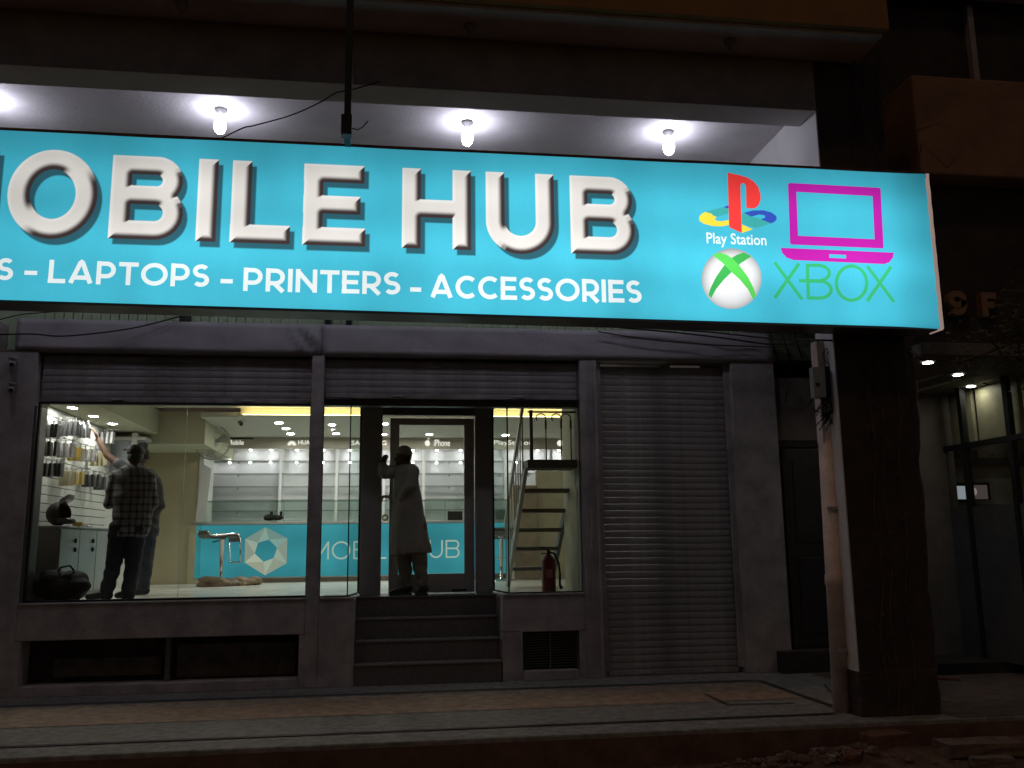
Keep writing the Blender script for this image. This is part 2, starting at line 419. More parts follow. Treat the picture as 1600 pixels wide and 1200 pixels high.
# portico over the pavement: front beam, column, side beam, ceiling, soffit, fascia
bpart('front_beam', (-14, -2.55, 5.385), (3.26, -2.22, 5.885), M_darkclad)
bpart('beam_underside', (-14, -2.545, 5.379), (3.24, -2.225, 5.3845), M_white, 0)
bpart('column', (3.26, -2.55, 0), (3.93, -2.22, 5.885), mat('column_cladding', (0.06, 0.042, 0.035), 0.75, var=0.4, scale=4, bump=0.4, bscale=30))
bpart('column_reveal', (3.248, -2.548, .36), (3.259, -2.225, 5.38), M_white, 0)
bpart('column_plinth', (3.245, -2.57, 0), (3.945, -2.2, .36), MATS['column_cladding'])
bpart('side_beam', (3.30, -2.22, 4.30), (3.62, .36, 5.6), M_white)
bpart('portico_ceiling', (-14, -2.22, 5.6), (3.61, .36, 5.7), mat('ceiling_plaster', (.70, .69, .69), .7, var=.12, scale=1.6, bump=.2, bscale=30), 0)
bpart('soffit', (-14, -3.0, 5.89), (3.70, -2.5, 5.95), M_soffit, 0)
bpart('fascia', (-14, -3.06, 5.93), (3.74, -2.99, 7.6), M_fascia)
bpart('end_wall', (3.66, -2.985, 5.955), (3.738, .3, 7.6), M_fascia, 0)
bpart('side_wall', (3.62, -2.2, 4.3), (3.93, .36, 9.0), M_hedge, 0)
for px, py in ((284, 4), (734, 40), (1140, 63)):
    c = wz(px, py, 5.885); MB().lathe([(.035, 0), (.05, -.012), (.05, -.03), (.03, -.06), (.022, -.09)], (c.x, c.y, 5.888), (0, 0, 1), 12).build('lamp_holder', M_darkclad, bld, smooth=True)
# plinth walls under the windows, with basement vents
def plinth(x0, x1, vx0, vx1, vz0, vz1, y=0.0):
    bpart('plinth_wall', (x0, y, vz1), (x1, y + .3, FZ), M_plaster)
    bpart('plinth_wall', (x0, y, 0), (vx0, y + .3, vz1 - .003), M_plaster, 0)
    if x1 - vx1 > .01: bpart('plinth_wall', (vx1, y, 0), (x1, y + .3, vz1 - .003), M_plaster, 0)
    bpart('vent_ledge', (vx0 + .003, y - .02, 0), (vx1 - .003, y + .28, vz0), M_plaster)
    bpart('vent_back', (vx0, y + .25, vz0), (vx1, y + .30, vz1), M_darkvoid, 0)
plinth(-4.33, -1.495, -4.27, -1.55, .10, .54)
bpart('vent_post', (-2.90, .10, .10), (-2.85, .2, .54), M_frame, 0)
bpart('vent_board', (-4.0, .18, .16), (-2.95, .22, .34), mat('old_board', (.10, .08, .065), .9, var=.4), 0)
bpart('vent_board', (-2.8, .19, .12), (-1.6, .23, .45), MATS['old_board'], 0)
bpart('plinth_wall', (-1.36, 0, 0), (-.985, .9, FZ - .002), M_plaster)
plinth(.585, 1.50, .80, 1.42, .10, .51)
bpart('vent_frame', (.775, -.012, .075), (.80, .05, .53), M_plaster, 0); bpart('vent_frame', (1.42, -.012, .075), (1.445, .05, .53), M_plaster, 0)
bpart('vent_frame', (.80, -.012, .51), (1.42, .05, .53), M_plaster, 0)
bpart('vent_bar', (1.105, .06, .10), (1.12, .08, .51), M_frame, 0)
for k in range(14): bpart('vent_louvre', (.80, .10, .125 + k * .028), (1.42, .13, .135 + k * .028), M_frame, 0)
bpart('plinth_wall', (.585, .31, 0), (.66, .9, FZ - .002), M_plaster, 0)
bpart('step_edge', (.575, .02, .2), (.584, .45, .43), M_nosing, 0); bpart('step_edge', (.575, .2, .45), (.584, .68, .86), M_nosing, 0)
# steps up to the door
for k in range(4):
    bpart('step', (-.983, .18 * k, .22 * k), (.573, .955 if k == 3 else .18 * k + .30, .22 * (k + 1) - .022), M_steps, .006)
    bpart('step_tread', (-.983, .18 * k - .012, .22 * (k + 1) - .022), (.573, .955 if k == 3 else .18 * k + .22, .22 * (k + 1)), M_nosing if k < 3 else M_steps, .006)
# sills
bpart('sill', (-4.33, -.015, FZ), (-1.497, .12, FZ + .025), M_plaster)
bpart('sill', (-1.358, -.015, FZ), (-1.0, .12, FZ + .025), M_plaster)
bpart('sill', (.60, -.015, FZ), (1.498, .12, FZ + .025), M_plaster)
# lintels behind the rolled shutters
bpart('lintel', (-4.33, .2, 2.985), (1.50, .32, 3.519), M_frame, 0)
bpart('lintel', (-.97, .72, 3.06), (.60, .84, 3.518), M_frame, 0)
# ---------------- shop inside: floor, walls, ceilings
XL, XR, YB = -4.55, 2.55, 6.15
bpart('shop_floor', (XL - .2, .96, FZ - .12), (XR + .3, YB + .2, FZ - .001), M_floor, 0)
bpart('shop_floor', (XL - .2, .31, FZ - .12), (-1.37, .959, FZ - .001), M_floor, 0)
bpart('shop_floor', (.665, .305, FZ - .12), (1.49, .959, FZ - .001), M_floor, 0)
bpart('side_wall', (XL - .14, .3, FZ), (XL, YB, 3.9), M_wall, 0)
bpart('side_wall', (XR, .3, FZ), (XR + .12, YB, 3.9), M_wall, 0)
bpart('side_wall', (1.50, .36, FZ), (1.58, 1.1, 3.2), M_olive, 0)
bpart('back_wall', (XL, YB, FZ), (XR, YB + .12, 3.9), M_wall, 0)
bpart('tan_wall', (XL, 4.95, FZ), (-3.62, 5.02, 3.25), M_tan, 0)
bpart('white_post', (-3.62, 4.93, FZ), (-3.55, 5.75, 3.25), M_wall, 0)
bpart('dado_panel', (-3.72, 4.90, FZ), (-3.53, 4.948, 1.78), M_tan, 0)
bpart('front_ceiling', (XL, .325, 3.40), (XR, 3.26, 3.48), M_ceil, 0)
bpart('rear_ceiling', (-3.3, 3.25, 3.27), (XR, YB, 3.34), M_ceil, 0)
bpart('bulkhead', (XL, .32, 3.06), (-3.95, 3.6, 3.399), M_olive, 0)
bpart('bulkhead', (XL, 3.6, 2.92), (-3.3, YB, 3.399), M_olive, 0)
bpart('cove_riser', (-2.75, 3.22, 3.285), (XR, 3.248, 3.399), mat('cove_paint', (.75, .68, .48), .6, var=.05), 0)
MB().box((-2.70, 3.12, 3.283), (XR, 3.15, 3.293)).build('cove_light', E_cove, bld)
bpart('cove_lip', (-2.78, 3.08, 3.268), (XR, 3.22, 3.282), M_ceil, 0)
bpart('beige_column', (1.33, 4.35, FZ), (1.72, 4.75, 2.35), mat('beige_laminate', (.36, .30, .21), .6), .01)
bpart('cream_wall', (1.72, 4.5, FZ), (XR, 4.6, 2.6), mat('cream_paint', (.62, .58, .40), .6, var=.05), 0)
# side entrance right of the shopfront: recessed wall, door, step, window grille
bpart('entrance_wall', (3.842, .10, 0), (6.1, .3, 3.352), mat('entrance_plaster', (.20, .175, .15), .8, var=.25, scale=3), 0)
bpart('entrance_wall', (3.842, .5, 3.352), (6.1, .55, 4.4), M_hedge, 0)
bpart('entrance_step', (3.66, -.12, 0), (4.9, .1, .235), M_hedge, .01)
bpart('entrance_head', (3.86, .06, 2.52), (4.75, .1, 2.60), M_hedge, 0)

# windows of the shopfront
def window(name, quad, label=None, fr=.012, m=M_glass, sides=(1, 1), z0=FZ + .026, z1=3.0):
    (xa, ya), (xb, yb) = quad
    d = Vector((xb - xa, yb - ya, 0)); L = d.length; d.normalize(); n = Vector((d.y, -d.x, 0))
    w = None
    def pb(u0, u1, a, b, t0, t1):
        P = Vector((xa, ya, 0)); pts = [P + d * u0 + n * t0, P + d * u1 + n * t0, P + d * u1 + n * t1, P + d * u0 + n * t1]
        return MB().prism([(p.x, p.y, a) for p in pts], (0, 0, b - a))
    fm = MB()
    for (u0, u1, a, b) in ((0, L, z0, z0 + fr), (0, L, z1 - fr, z1), (0, fr * sides[0], z0 + fr, z1 - fr), (L - fr * sides[1], L, z0 + fr, z1 - fr)):
        if u1 - u0 < 1e-6: continue
        q = pb(u0, u1, a, b, -.02, .02); k = len(fm.v); fm.v += q.v; fm.f += [tuple(i + k for i in f) for f in q.f]
    w = fm.build(name, M_black, bld, label=label)
    pb(fr * sides[0], L - fr * sides[1], z0 + fr, z1 - fr, -.004, .004).build('pane', m, w)
    return w
window('window', ((-4.30, .06), (-2.80, .06)), fr=.022, z1=2.975, sides=(1, 0))
MB().box((-2.7995, .054, FZ + .05), (-2.7965, .062, 2.92)).build('glass_joint', mat('joint_seal', (.5, .52, .5), .4, bump=0), bld)
window('window', ((-2.796, .06), (-1.495, .06)), fr=.022, z1=2.975, sides=(0, .4))
window('window', ((-1.36, .05), (-1.06, .05)), z1=3.05, sides=(.5, 1))
window('window', ((-1.056, .075), (-.965, .74)), m=M_glassr, z1=3.05, sides=(0, .5))
window('window', ((.66, .05), (1.49, .05)), z1=3.05)
window('window', ((.575, .74), (.656, .075)), m=M_glassr, z1=3.05, sides=(.5, 0))
bpart('window_reveal', (-4.33, .02, FZ + .026), (-4.302, .3, 2.93), M_frame, 0)

# entrance door: fixed posts, leaf
dr = thing('shop_door', 'grey aluminium glazed shop door with wide bottom rail, standing ajar', 'door', (-.63, .82, FZ))
def dpart(name, a, b, m, bev=.004): return MB().box(a, b).build(name, m, dr, bev=bev)
bpart('door_post', (-.962, .70, FZ), (-.722, .82, 3.05), mat('post_paint', (.32, .31, .29), .5, var=.12))
bpart('door_post', (.372, .72, FZ), (.572, .84, 3.05), MATS['post_paint'])
D0 = .80
M_doorgrey = mat('door_grey', (.62, .60, .58), .45, .1, var=.08)
dpart('stile', (-.634, D0, FZ + .01), (-.524, D0 + .045, 2.93), M_doorgrey)
dpart('stile', (.245, D0, FZ + .01), (.352, D0 + .045, 2.93), M_alu)
dpart('top_rail', (-.524, D0, 2.85), (.245, D0 + .045, 2.93), M_doorgrey)
dpart('bottom_rail', (-.524, D0, FZ + .01), (.245, D0 + .045, FZ + .225), M_alu)
dpart('pane', (-.524, D0 + .018, FZ + .226), (.245, D0 + .026, 2.849), M_glass, 0)
dpart('lock_plate', (.10, D0 - .012, FZ + .02), (.27, D0 - .001, FZ + .045), M_black)
MB().tube([(-.58, D0 - .05, 1.75), (-.58, D0 - .05, 2.25)], .012, 8).build('handle', M_chrome, dr, smooth=True)
bpart('door_head', (-.722, .74, 2.96), (.372, .82, 3.05), M_frame, 0)
MB().box((.354, D0, FZ + .01), (.366, D0 + .03, 2.93)).build('door_gasket', M_wall, bld)

# #################################################################### ROLLER SHUTTERS
def shutter(label, x0, x1, z0, z1, y, pitch, bar=True, rails=True):
    s = thing('roller_shutter', label, 'shutter', ((x0 + x1) / 2, y, z0))
    n = int((z1 - z0) / pitch)
    base = None
    prof = [(0, 0), (-.004, .10), (-.007, .35), (-.007, .62), (-.004, .88), (-.001, .97), (.006, .97), (.006, 0)]
    poly = [(x0, y + a, b * pitch) for a, b in prof]
    base = MB().prism(poly, (x1 - x0, 0, 0)).build('slat', M_slat, s)
    base.location = (0, 0, z0)
    for k in range(1, n):
        c = share(base, s, (rnd.uniform(-.002, .002), rnd.uniform(-.0015, .0015), k * pitch))
    if rails:
        for a, b in ((x0 - .055, x0 + .012), (x1 - .012, x1 + .055)):
            MB().box((a, y - .045, z0), (b, y - .018, z1)).build('guide_rail', M_plaster, s, bev=.004)
    if bar:
        MB().box((x0 + .01, y - .03, z0 - .055), (x1 - .01, y + .01, z0 - .002)).build('bottom_bar', M_slat, s, bev=.006)
        for q in (.28, .76):
            xx = x0 + (x1 - x0) * q; MB().box((xx - .06, y - .05, z0 - .04), (xx + .06, y - .031, z0 - .02)).build('lift_handle', M_alu, s, bev=.004)
    return s
shutter('closed grey steel roller shutter of narrow slats at the right of the shopfront', 1.75, 3.26, .062, 3.50, .12, .0755)
shutter('rolled-up roller shutter hanging just above the large left shop window', -4.30, -1.50, 3.035, 3.50, .10, .0755, rails=False)
shutter('rolled-up roller shutter hanging above the shop door and its side glass', -1.355, 1.49, 3.105, 3.50, .10, .0755, rails=False)

# side door beside the pier
sd = thing('side_door', 'dark side door in the recess between the right pier and the drain pipe', 'door', (4.2, .08, .235))
MB().box((3.90, .05, .24), (3.95, .098, 2.5)).build('door_frame', M_hedge, sd); MB().box((4.62, .05, .24), (4.67, .098, 2.5)).build('door_frame', M_hedge, sd)
MB().box((3.95, .07, .26), (4.62, .095, 2.48)).build('leaf', mat('dark_door', (.035, .033, .035), .4, var=.3), sd)
MB().box((4.02, .058, 1.42), (4.55, .069, 2.36)).build('panel', MATS['dark_door'], sd, bev=.01); MB().box((4.02, .058, .40), (4.55, .069, 1.25)).build('panel', MATS['dark_door'], sd, bev=.01)
gr = thing('window_grille', 'dark curved iron grille over the window above the side door', 'grille', (4.2, .3, 3.4))
for i in range(6):
    x = 3.95 + i * .16
    MB().tube([(x, .34, 4.3), (x, .30, 3.95), (x - .01, .16, 3.7), (x, .10, 3.5), (x, .2, 3.38), (x, .34, 3.37)], .011, 6).build('bar', M_grille, gr, smooth=True)
for z, y in ((3.95, .28), (3.55, .08)):
    MB().tube([(3.9, y, z), (4.85, y, z)], .01, 6).build('cross_bar', M_grille, gr)

# #################################################################### THE LIGHT-BOX SIGN
YS = -2.85
def S2(px, py): p = wy(px, py, YS); return Vector((p.x, p.z))
def zbot(x): return 3.303 - (x + 3.57) * .0070
ZT = S2(730, 238).y; ZB = S2(1462, 511).y; XE = S2(1447, 300).x + .005; XW = -6.3
def sign_nodes(m, alpha_attr=False, plain=False, glow=False):
    m.use_nodes = True; nt = m.node_tree; nt.nodes.clear(); N = nt.nodes; L = nt.links
    tc = N.new('ShaderNodeTexCoord')
    nz = N.new('ShaderNodeTexNoise'); nz.inputs['Scale'].default_value = 1.1; nz.inputs['Detail'].default_value = 3
    mp = N.new('ShaderNodeMapping'); mp.inputs['Scale'].default_value = (1.0, 1.0, .55)
    L.new(tc.outputs['Object'], mp.inputs['Vector']); L.new(mp.outputs[0], nz.inputs['Vector'])
    wv = N.new('ShaderNodeTexWave'); wv.wave_type = 'BANDS'; wv.bands_direction = 'Z'; wv.inputs['Scale'].default_value = .62
    wv.inputs['Distortion'].default_value = 1.2; wv.inputs['Detail'].default_value = 1
    L.new(tc.outputs['Object'], wv.inputs['Vector'])
    a = N.new('ShaderNodeMapRange'); a.inputs[1].default_value = .3; a.inputs[2].default_value = .7; a.inputs[3].default_value = .80; a.inputs[4].default_value = 1.14
    L.new(nz.outputs['Fac'], a.inputs[0])
    b = N.new('ShaderNodeMapRange'); b.inputs[3].default_value = .93; b.inputs[4].default_value = 1.07
    L.new(wv.outputs['Fac'], b.inputs[0])
    # fabric-fine unevenness of the print
    n3 = N.new('ShaderNodeTexNoise'); n3.inputs['Scale'].default_value = 90; L.new(tc.outputs['Object'], n3.inputs['Vector'])
    c = N.new('ShaderNodeMapRange'); c.inputs[3].default_value = .93; c.inputs[4].default_value = 1.07; L.new(n3.outputs['Fac'], c.inputs[0])
    x = N.new('ShaderNodeMath'); x.operation = 'MULTIPLY'; L.new(a.outputs[0], x.inputs[0]); L.new(b.outputs[0], x.inputs[1])
    x1 = N.new('ShaderNodeMath'); x1.operation = 'MULTIPLY'; L.new(x.outputs[0], x1.inputs[0]); L.new(c.outputs[0], x1.inputs[1])
    sp = N.new('ShaderNodeSeparateXYZ'); L.new(tc.outputs['Object'], sp.inputs[0])
    # tubes behind the flex sit low: the light falls off to the top edge and to the closed end
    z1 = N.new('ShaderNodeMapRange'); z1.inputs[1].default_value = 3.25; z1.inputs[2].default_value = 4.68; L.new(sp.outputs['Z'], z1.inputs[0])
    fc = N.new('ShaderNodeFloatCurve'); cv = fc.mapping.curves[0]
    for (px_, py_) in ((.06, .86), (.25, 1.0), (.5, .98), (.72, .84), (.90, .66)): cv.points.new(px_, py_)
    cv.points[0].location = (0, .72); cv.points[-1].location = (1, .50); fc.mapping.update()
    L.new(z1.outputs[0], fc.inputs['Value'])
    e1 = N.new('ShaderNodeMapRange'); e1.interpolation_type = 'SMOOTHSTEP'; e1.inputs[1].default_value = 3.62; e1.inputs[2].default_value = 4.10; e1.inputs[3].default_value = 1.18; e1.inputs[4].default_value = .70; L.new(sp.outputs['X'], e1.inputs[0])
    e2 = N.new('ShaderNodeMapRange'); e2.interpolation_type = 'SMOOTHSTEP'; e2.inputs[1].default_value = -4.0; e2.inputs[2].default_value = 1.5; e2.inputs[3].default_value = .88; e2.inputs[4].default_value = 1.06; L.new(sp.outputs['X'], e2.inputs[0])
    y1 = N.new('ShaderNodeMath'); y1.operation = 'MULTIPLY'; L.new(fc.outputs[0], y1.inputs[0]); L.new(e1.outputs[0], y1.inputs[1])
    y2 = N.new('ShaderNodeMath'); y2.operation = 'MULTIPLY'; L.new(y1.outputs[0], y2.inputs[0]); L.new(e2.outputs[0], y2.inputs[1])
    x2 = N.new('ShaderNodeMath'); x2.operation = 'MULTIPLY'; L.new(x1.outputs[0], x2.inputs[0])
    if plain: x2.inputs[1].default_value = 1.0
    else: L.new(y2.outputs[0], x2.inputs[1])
    m.cycles.emission_sampling = 'FRONT' if glow else 'NONE'
    e = N.new('ShaderNodeEmission'); o = N.new('ShaderNodeOutputMaterial')
    at = N.new('ShaderNodeAttribute'); at.attribute_name = 'print'
    mx = N.new('ShaderNodeMixRGB'); mx.inputs[1].default_value = (.064, .51, .675, 1)
    L.new(at.outputs['Color'], mx.inputs[2])
    if alpha_attr: L.new(at.outputs['Alpha'], mx.inputs[0])
    else: mx.inputs[0].default_value = 0
    L.new(mx.outputs[0], e.inputs['Color']); L.new(x2.outputs[0], e.inputs['Strength']); L.new(e.outputs[0], o.inputs['Surface'])
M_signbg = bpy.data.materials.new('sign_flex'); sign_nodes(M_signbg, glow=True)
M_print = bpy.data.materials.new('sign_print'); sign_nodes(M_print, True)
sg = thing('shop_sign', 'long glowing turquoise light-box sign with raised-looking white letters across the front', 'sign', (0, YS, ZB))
# flex face, slightly rippled at the right end
nx, nzv = 160, 16; mb = MB()
for i in range(nx + 1):
    for k in range(nzv + 1):
        x = XW + (XE - XW) * i / nx; z = zbot(x) + (ZT - zbot(x)) * k / nzv
        q = max(0, (x - (XE - .5)) / .5); y = YS - .004 * q * math.sin(z * 26 + x * 9) * q
        zz = z + (.012 * math.sin(x * 3.1) if k == nzv else 0) * .3 - (.012 * q * q if k == 0 else 0)
        mb.v.append((x, y, zz))
for i in range(nx):
    for k in range(nzv):
        a = i * (nzv + 1) + k; mb.f.append((a, a + nzv + 1, a + nzv + 2, a + 1))
face = mb.build('sign_face', M_signbg, sg, smooth=True)
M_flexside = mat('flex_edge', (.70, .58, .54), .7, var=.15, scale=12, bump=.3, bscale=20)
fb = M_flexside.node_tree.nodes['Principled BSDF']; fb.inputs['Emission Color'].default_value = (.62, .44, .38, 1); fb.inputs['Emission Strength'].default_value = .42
MB().prism([(XW, YS + .012, zbot(XW) + .004), (XE - .012, YS + .012, zbot(XE) + .004), (XE - .012, YS + .012, ZT - .004), (XW, YS + .012, ZT - .004)], (0, .24, 0)).build('sign_box', M_frame, sg)
MB().box((XW, YS - .006, ZT), (XE, YS + .03, ZT + .022)).build('top_edge', mat('rust_edge', (.16, .07, .05), .7, var=.4, scale=9), sg)
MB().prism([(XW, YS + .004, zbot(XW) - .02), (XE - .02, YS + .004, zbot(XE) - .02), (XE - .02, YS + .004, zbot(XE) - .003), (XW, YS + .004, zbot(XW) - .003)], (0, .25, 0)).build('bottom_edge', M_frame, sg)
mb = MB(); P0 = []
for k in range(25):
    z = ZB - .012 + (ZT - ZB + .015) * k / 24; w = .006 * math.sin(k * 1.9) + .004 * math.sin(k * 4.3)
    P0.append(((XE + .002, YS - .006, z), (XE + .03 + w * .6, YS - .012 + w * .4, z), (XE + .06 + w * .5, YS + .05, z), (XE + .05, -2.62, z)))
for k in range(24):
    for j in range(3): mb.quad(P0[k][j], P0[k][j + 1], P0[k + 1][j + 1], P0[k + 1][j])
mb.build('flex_wrap', M_flexside, sg, smooth=True)

# printed embossed capitals: grid with print colours from a distance field (face, bevel, soft shadow are the print itself)
def seg_sdf(X, Z, a, b, hw, flat):
    ax, az = a; bx, bz = b; dx, dz = bx - ax, bz - az; L = math.hypot(dx, dz) + 1e-9; ux, uz = dx / L, dz / L
    t = (X - ax) * ux + (Z - az) * uz; s = np.abs(-(X - ax) * uz + (Z - az) * ux)
    if flat:
        qx = np.abs(t - L / 2) - L / 2; qy = s - hw
        return np.hypot(np.maximum(qx, 0), np.maximum(qy, 0)) + np.minimum(np.maximum(qx, qy), 0)
    tt = np.clip(t, 0, L); return np.hypot(t - tt, s) - hw
def letter_sdf(strokes, hw, X, Z):
    d = np.full(X.shape, 9.0)
    for st in strokes:
        for i in range(len(st) - 1):
            fl = len(st) == 2 or (i in (0, len(st) - 2) and math.dist(st[i], st[i + 1]) > .15)
            d = np.minimum(d, seg_sdf(X, Z, st[i], st[i + 1], hw, fl))
    return d
def sstep(a, b, x): t = np.clip((x - a) / (b - a), 0, 1); return t * t * (3 - 2 * t)
def big_letter(ch, x0, x1, z0, z1, extra_w=None):
    H = z1 - z0; s = .222
    w, st = glyph(ch, s)
    kx = (x1 - x0) / w / H if ch != 'I' else 1.0
    if ch == 'I': st = [[((x1 - x0) / H / 2, 0), ((x1 - x0) / H / 2, 1)]]; w = (x1 - x0) / H
    W_ = (x1 - x0) / H
    if ch != 'I':
        # widen the centre lines but keep the stroke
        st = [[((p[0] - s / 2) / (w - s) * (W_ - s) + s / 2, p[1]) for p in q] for q in st]
    nx = int(150 * (W_ + .2)) + 2; nz = 168
    gx = np.linspace(-.06, W_ + .13, nx); gz = np.linspace(-.14, 1.05, nz)
    X, Z = np.meshgrid(gx, gz, indexing='ij')
    d0 = letter_sdf(st, s / 2, X, Z)
    # exact distance to the outline: crossings of the zero line along grid edges, nearest one for every grid point
    def crossings(d):
        P = []
        m = (d[:-1] * d[1:]) < 0; a, b = d[:-1][m], d[1:][m]; k = a / (a - b)
        P.append(np.stack([X[:-1][m] + (X[1:][m] - X[:-1][m]) * k, Z[:-1][m]], 1))
        m = (d[:, :-1] * d[:, 1:]) < 0; a, b = d[:, :-1][m], d[:, 1:][m]; k = a / (a - b)
        P.append(np.stack([X[:, :-1][m], Z[:, :-1][m] + (Z[:, 1:][m] - Z[:, :-1][m]) * k], 1))
        return np.concatenate(P)
    E_ = crossings(d0 + 1e-7)
    Q_ = np.stack([X.ravel(), Z.ravel()], 1); dist = np.empty(len(Q_)); near = np.empty(len(Q_), int)
    for c0 in range(0, len(Q_), 4000):
        q = Q_[c0:c0 + 4000]; D = (q[:, None, 0] - E_[None, :, 0]) ** 2 + (q[:, None, 1] - E_[None, :, 1]) ** 2
        near[c0:c0 + 4000] = D.argmin(1); dist[c0:c0 + 4000] = np.sqrt(D.min(1))
    inm = d0 < 0
    d = np.where(inm, -dist.reshape(X.shape), dist.reshape(X.shape))
    db = d.copy()
    for _ in range(3): db[1:-1, 1:-1] = (db[1:-1, 1:-1] * 2 + db[:-2, 1:-1] + db[2:, 1:-1] + db[1:-1, :-2] + db[1:-1, 2:]) / 6
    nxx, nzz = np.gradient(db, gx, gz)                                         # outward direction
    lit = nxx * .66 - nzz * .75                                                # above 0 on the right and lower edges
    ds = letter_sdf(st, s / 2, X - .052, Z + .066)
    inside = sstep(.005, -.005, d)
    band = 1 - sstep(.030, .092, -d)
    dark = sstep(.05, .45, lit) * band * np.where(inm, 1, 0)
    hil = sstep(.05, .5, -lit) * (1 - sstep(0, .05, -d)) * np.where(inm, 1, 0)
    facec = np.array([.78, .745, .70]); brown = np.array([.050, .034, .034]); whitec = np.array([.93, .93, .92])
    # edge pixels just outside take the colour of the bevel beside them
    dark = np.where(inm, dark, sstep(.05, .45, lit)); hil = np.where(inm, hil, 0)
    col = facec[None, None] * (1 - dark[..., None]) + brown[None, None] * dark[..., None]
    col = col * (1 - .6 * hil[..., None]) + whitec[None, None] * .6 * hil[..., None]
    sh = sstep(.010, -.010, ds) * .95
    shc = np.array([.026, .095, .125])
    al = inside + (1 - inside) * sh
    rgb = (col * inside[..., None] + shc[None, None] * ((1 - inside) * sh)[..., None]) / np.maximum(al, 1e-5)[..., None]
    keep = al > .004
    verts = np.zeros((nx * nz, 3), np.float32)
    verts[:, 0] = (x0 + X * H).ravel(); verts[:, 1] = YS - .007; verts[:, 2] = (z0 + Z * H).ravel()
    idx = np.arange(nx * nz).reshape(nx, nz)
    kf = keep[:-1, :-1] | keep[1:, :-1] | keep[:-1, 1:] | keep[1:, 1:]
    q = np.stack([idx[:-1, :-1], idx[1:, :-1], idx[1:, 1:], idx[:-1, 1:]], -1)[kf]
    used = np.unique(q); rem = np.full(nx * nz, -1); rem[used] = np.arange(len(used)); q = rem[q]
    me = bpy.data.meshes.new('letter'); me.from_pydata(verts[used].tolist(), [], q.tolist())
    ca = me.color_attributes.new('print', 'FLOAT_COLOR', 'POINT')
    ca.data.foreach_set('color', np.concatenate([rgb.reshape(-1, 3)[used], al.reshape(-1, 1)[used]], 1).astype(np.float32).ravel())
    me.update()
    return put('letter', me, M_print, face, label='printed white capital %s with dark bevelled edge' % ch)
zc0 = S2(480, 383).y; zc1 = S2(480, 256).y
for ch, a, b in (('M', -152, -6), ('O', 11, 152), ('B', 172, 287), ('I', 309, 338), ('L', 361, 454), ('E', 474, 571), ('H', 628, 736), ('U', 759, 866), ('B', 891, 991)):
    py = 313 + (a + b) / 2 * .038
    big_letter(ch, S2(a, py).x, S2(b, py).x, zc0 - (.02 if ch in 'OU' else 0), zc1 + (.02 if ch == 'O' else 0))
# flat print colours
def printmat(name, col):
    m = bpy.data.materials.new(name); sign_nodes(m)
    for n in m.node_tree.nodes:
        if n.type == 'MIX_RGB': n.inputs[1].default_value = tuple(col) + (1,)
    return m
P_white = printmat('print_white', (.84, .92, .92)); P_red = printmat('print_red', (.92, .055, .05)); P_yel = printmat('print_yellow', (.95, .72, .06))
P_teal = printmat('print_teal', (.055, .42, .40)); P_blue = printmat('print_blue', (.04, .09, .50)); P_mag = printmat('print_magenta', (.52, .018, .40)); P_green = printmat('print_green', (.045, .46, .17))
P_xg = printmat('print_leaf_green', (.10, .62, .10))
P_xg2 = printmat('print_dark_green', (.05, .42, .09))
# tagline
def tagline(txt, pa, pb, py, ph, s=.20):
    L, tw = text_strokes(txt, s, .10, .3)
    z1 = S2((pa + pb) / 2, py - ph / 2).y; z0 = S2((pa + pb) / 2, py + ph / 2).y; H = z1 - z0; xa = S2(pa, py).x; xb = S2(pb, py).x
    k = (xb - xa) / tw
    for ch, x, w, st in L:
        mb = MB()
        for q in st: ribbon(mb, [(p[0] * k / H, p[1]) for p in q], s / 2 * .92, lambda p, x=x: (xa + x * k + p[0] * H, YS - .008, z0 + p[1] * H))
        mb.build('letter', P_white, face, fixn=False)
tagline('S', -4, 22, 421, 35); tagline('-', 39, 59, 424, 35)
tagline('LAPTOPS', 76, 328, 428, 36); tagline('-', 345, 364, 437, 36); tagline('PRINTERS', 380, 626, 440, 36)
tagline('-', 641, 658, 450, 36); tagline('ACCESSORIES', 672, 1002, 452, 36)
# emblems on the right end of the sign, outlines in the enlargement of the sign survey
def Z8(x, y): return S2(1060 + x / 3.636, 250 + y / 3.636)
def flat(poly, m, name, dy=.008, holes=None, label=None):
    from mathutils.geometry import tessellate_polygon
    loops = [[Vector((p.x, p.y, 0)) for p in (Z8(*q) for q in lp)] for lp in [poly] + (holes or [])]
    tri = tessellate_polygon(loops); allp = [p for lp in loops for p in lp]
    me = bpy.data.meshes.new(name); me.from_pydata([(p.x, YS - dy, p.y) for p in allp], [], [tuple(t) for t in tri])
    return put(name, me, m, face, label=label)
flat([(277, 75), (340, 88), (390, 103), (425, 125), (450, 155), (463, 195), (464, 225), (455, 255), (440, 272), (415, 280), (383, 274), (381, 155), (374, 139), (362, 134), (352, 140), (349, 152), (357, 417), (285, 385)], P_red, 'emblem_stem', .012)
flat([(150, 297), (128, 310), (116, 328), (118, 347), (140, 363), (190, 377), (240, 379), (285, 371), (285, 343), (245, 350), (215, 348), (203, 338), (215, 326), (195, 318), (186, 308)], P_yel, 'emblem_swirl', .009)
flat([(150, 297), (186, 308), (195, 318), (215, 326), (285, 305), (285, 262), (240, 272)], P_teal, 'emblem_swirl', .0094)
flat([(256, 268), (284, 260), (284, 276), (268, 276)], P_blue, 'emblem_swirl', .0098)
flat([(357, 306), (372, 302), (415, 325), (470, 338), (528, 362), (440, 388), (357, 366)], P_teal, 'emblem_swirl', .009)
flat([(357, 368), (420, 396), (357, 417)], P_yel, 'emblem_swirl', .0094)
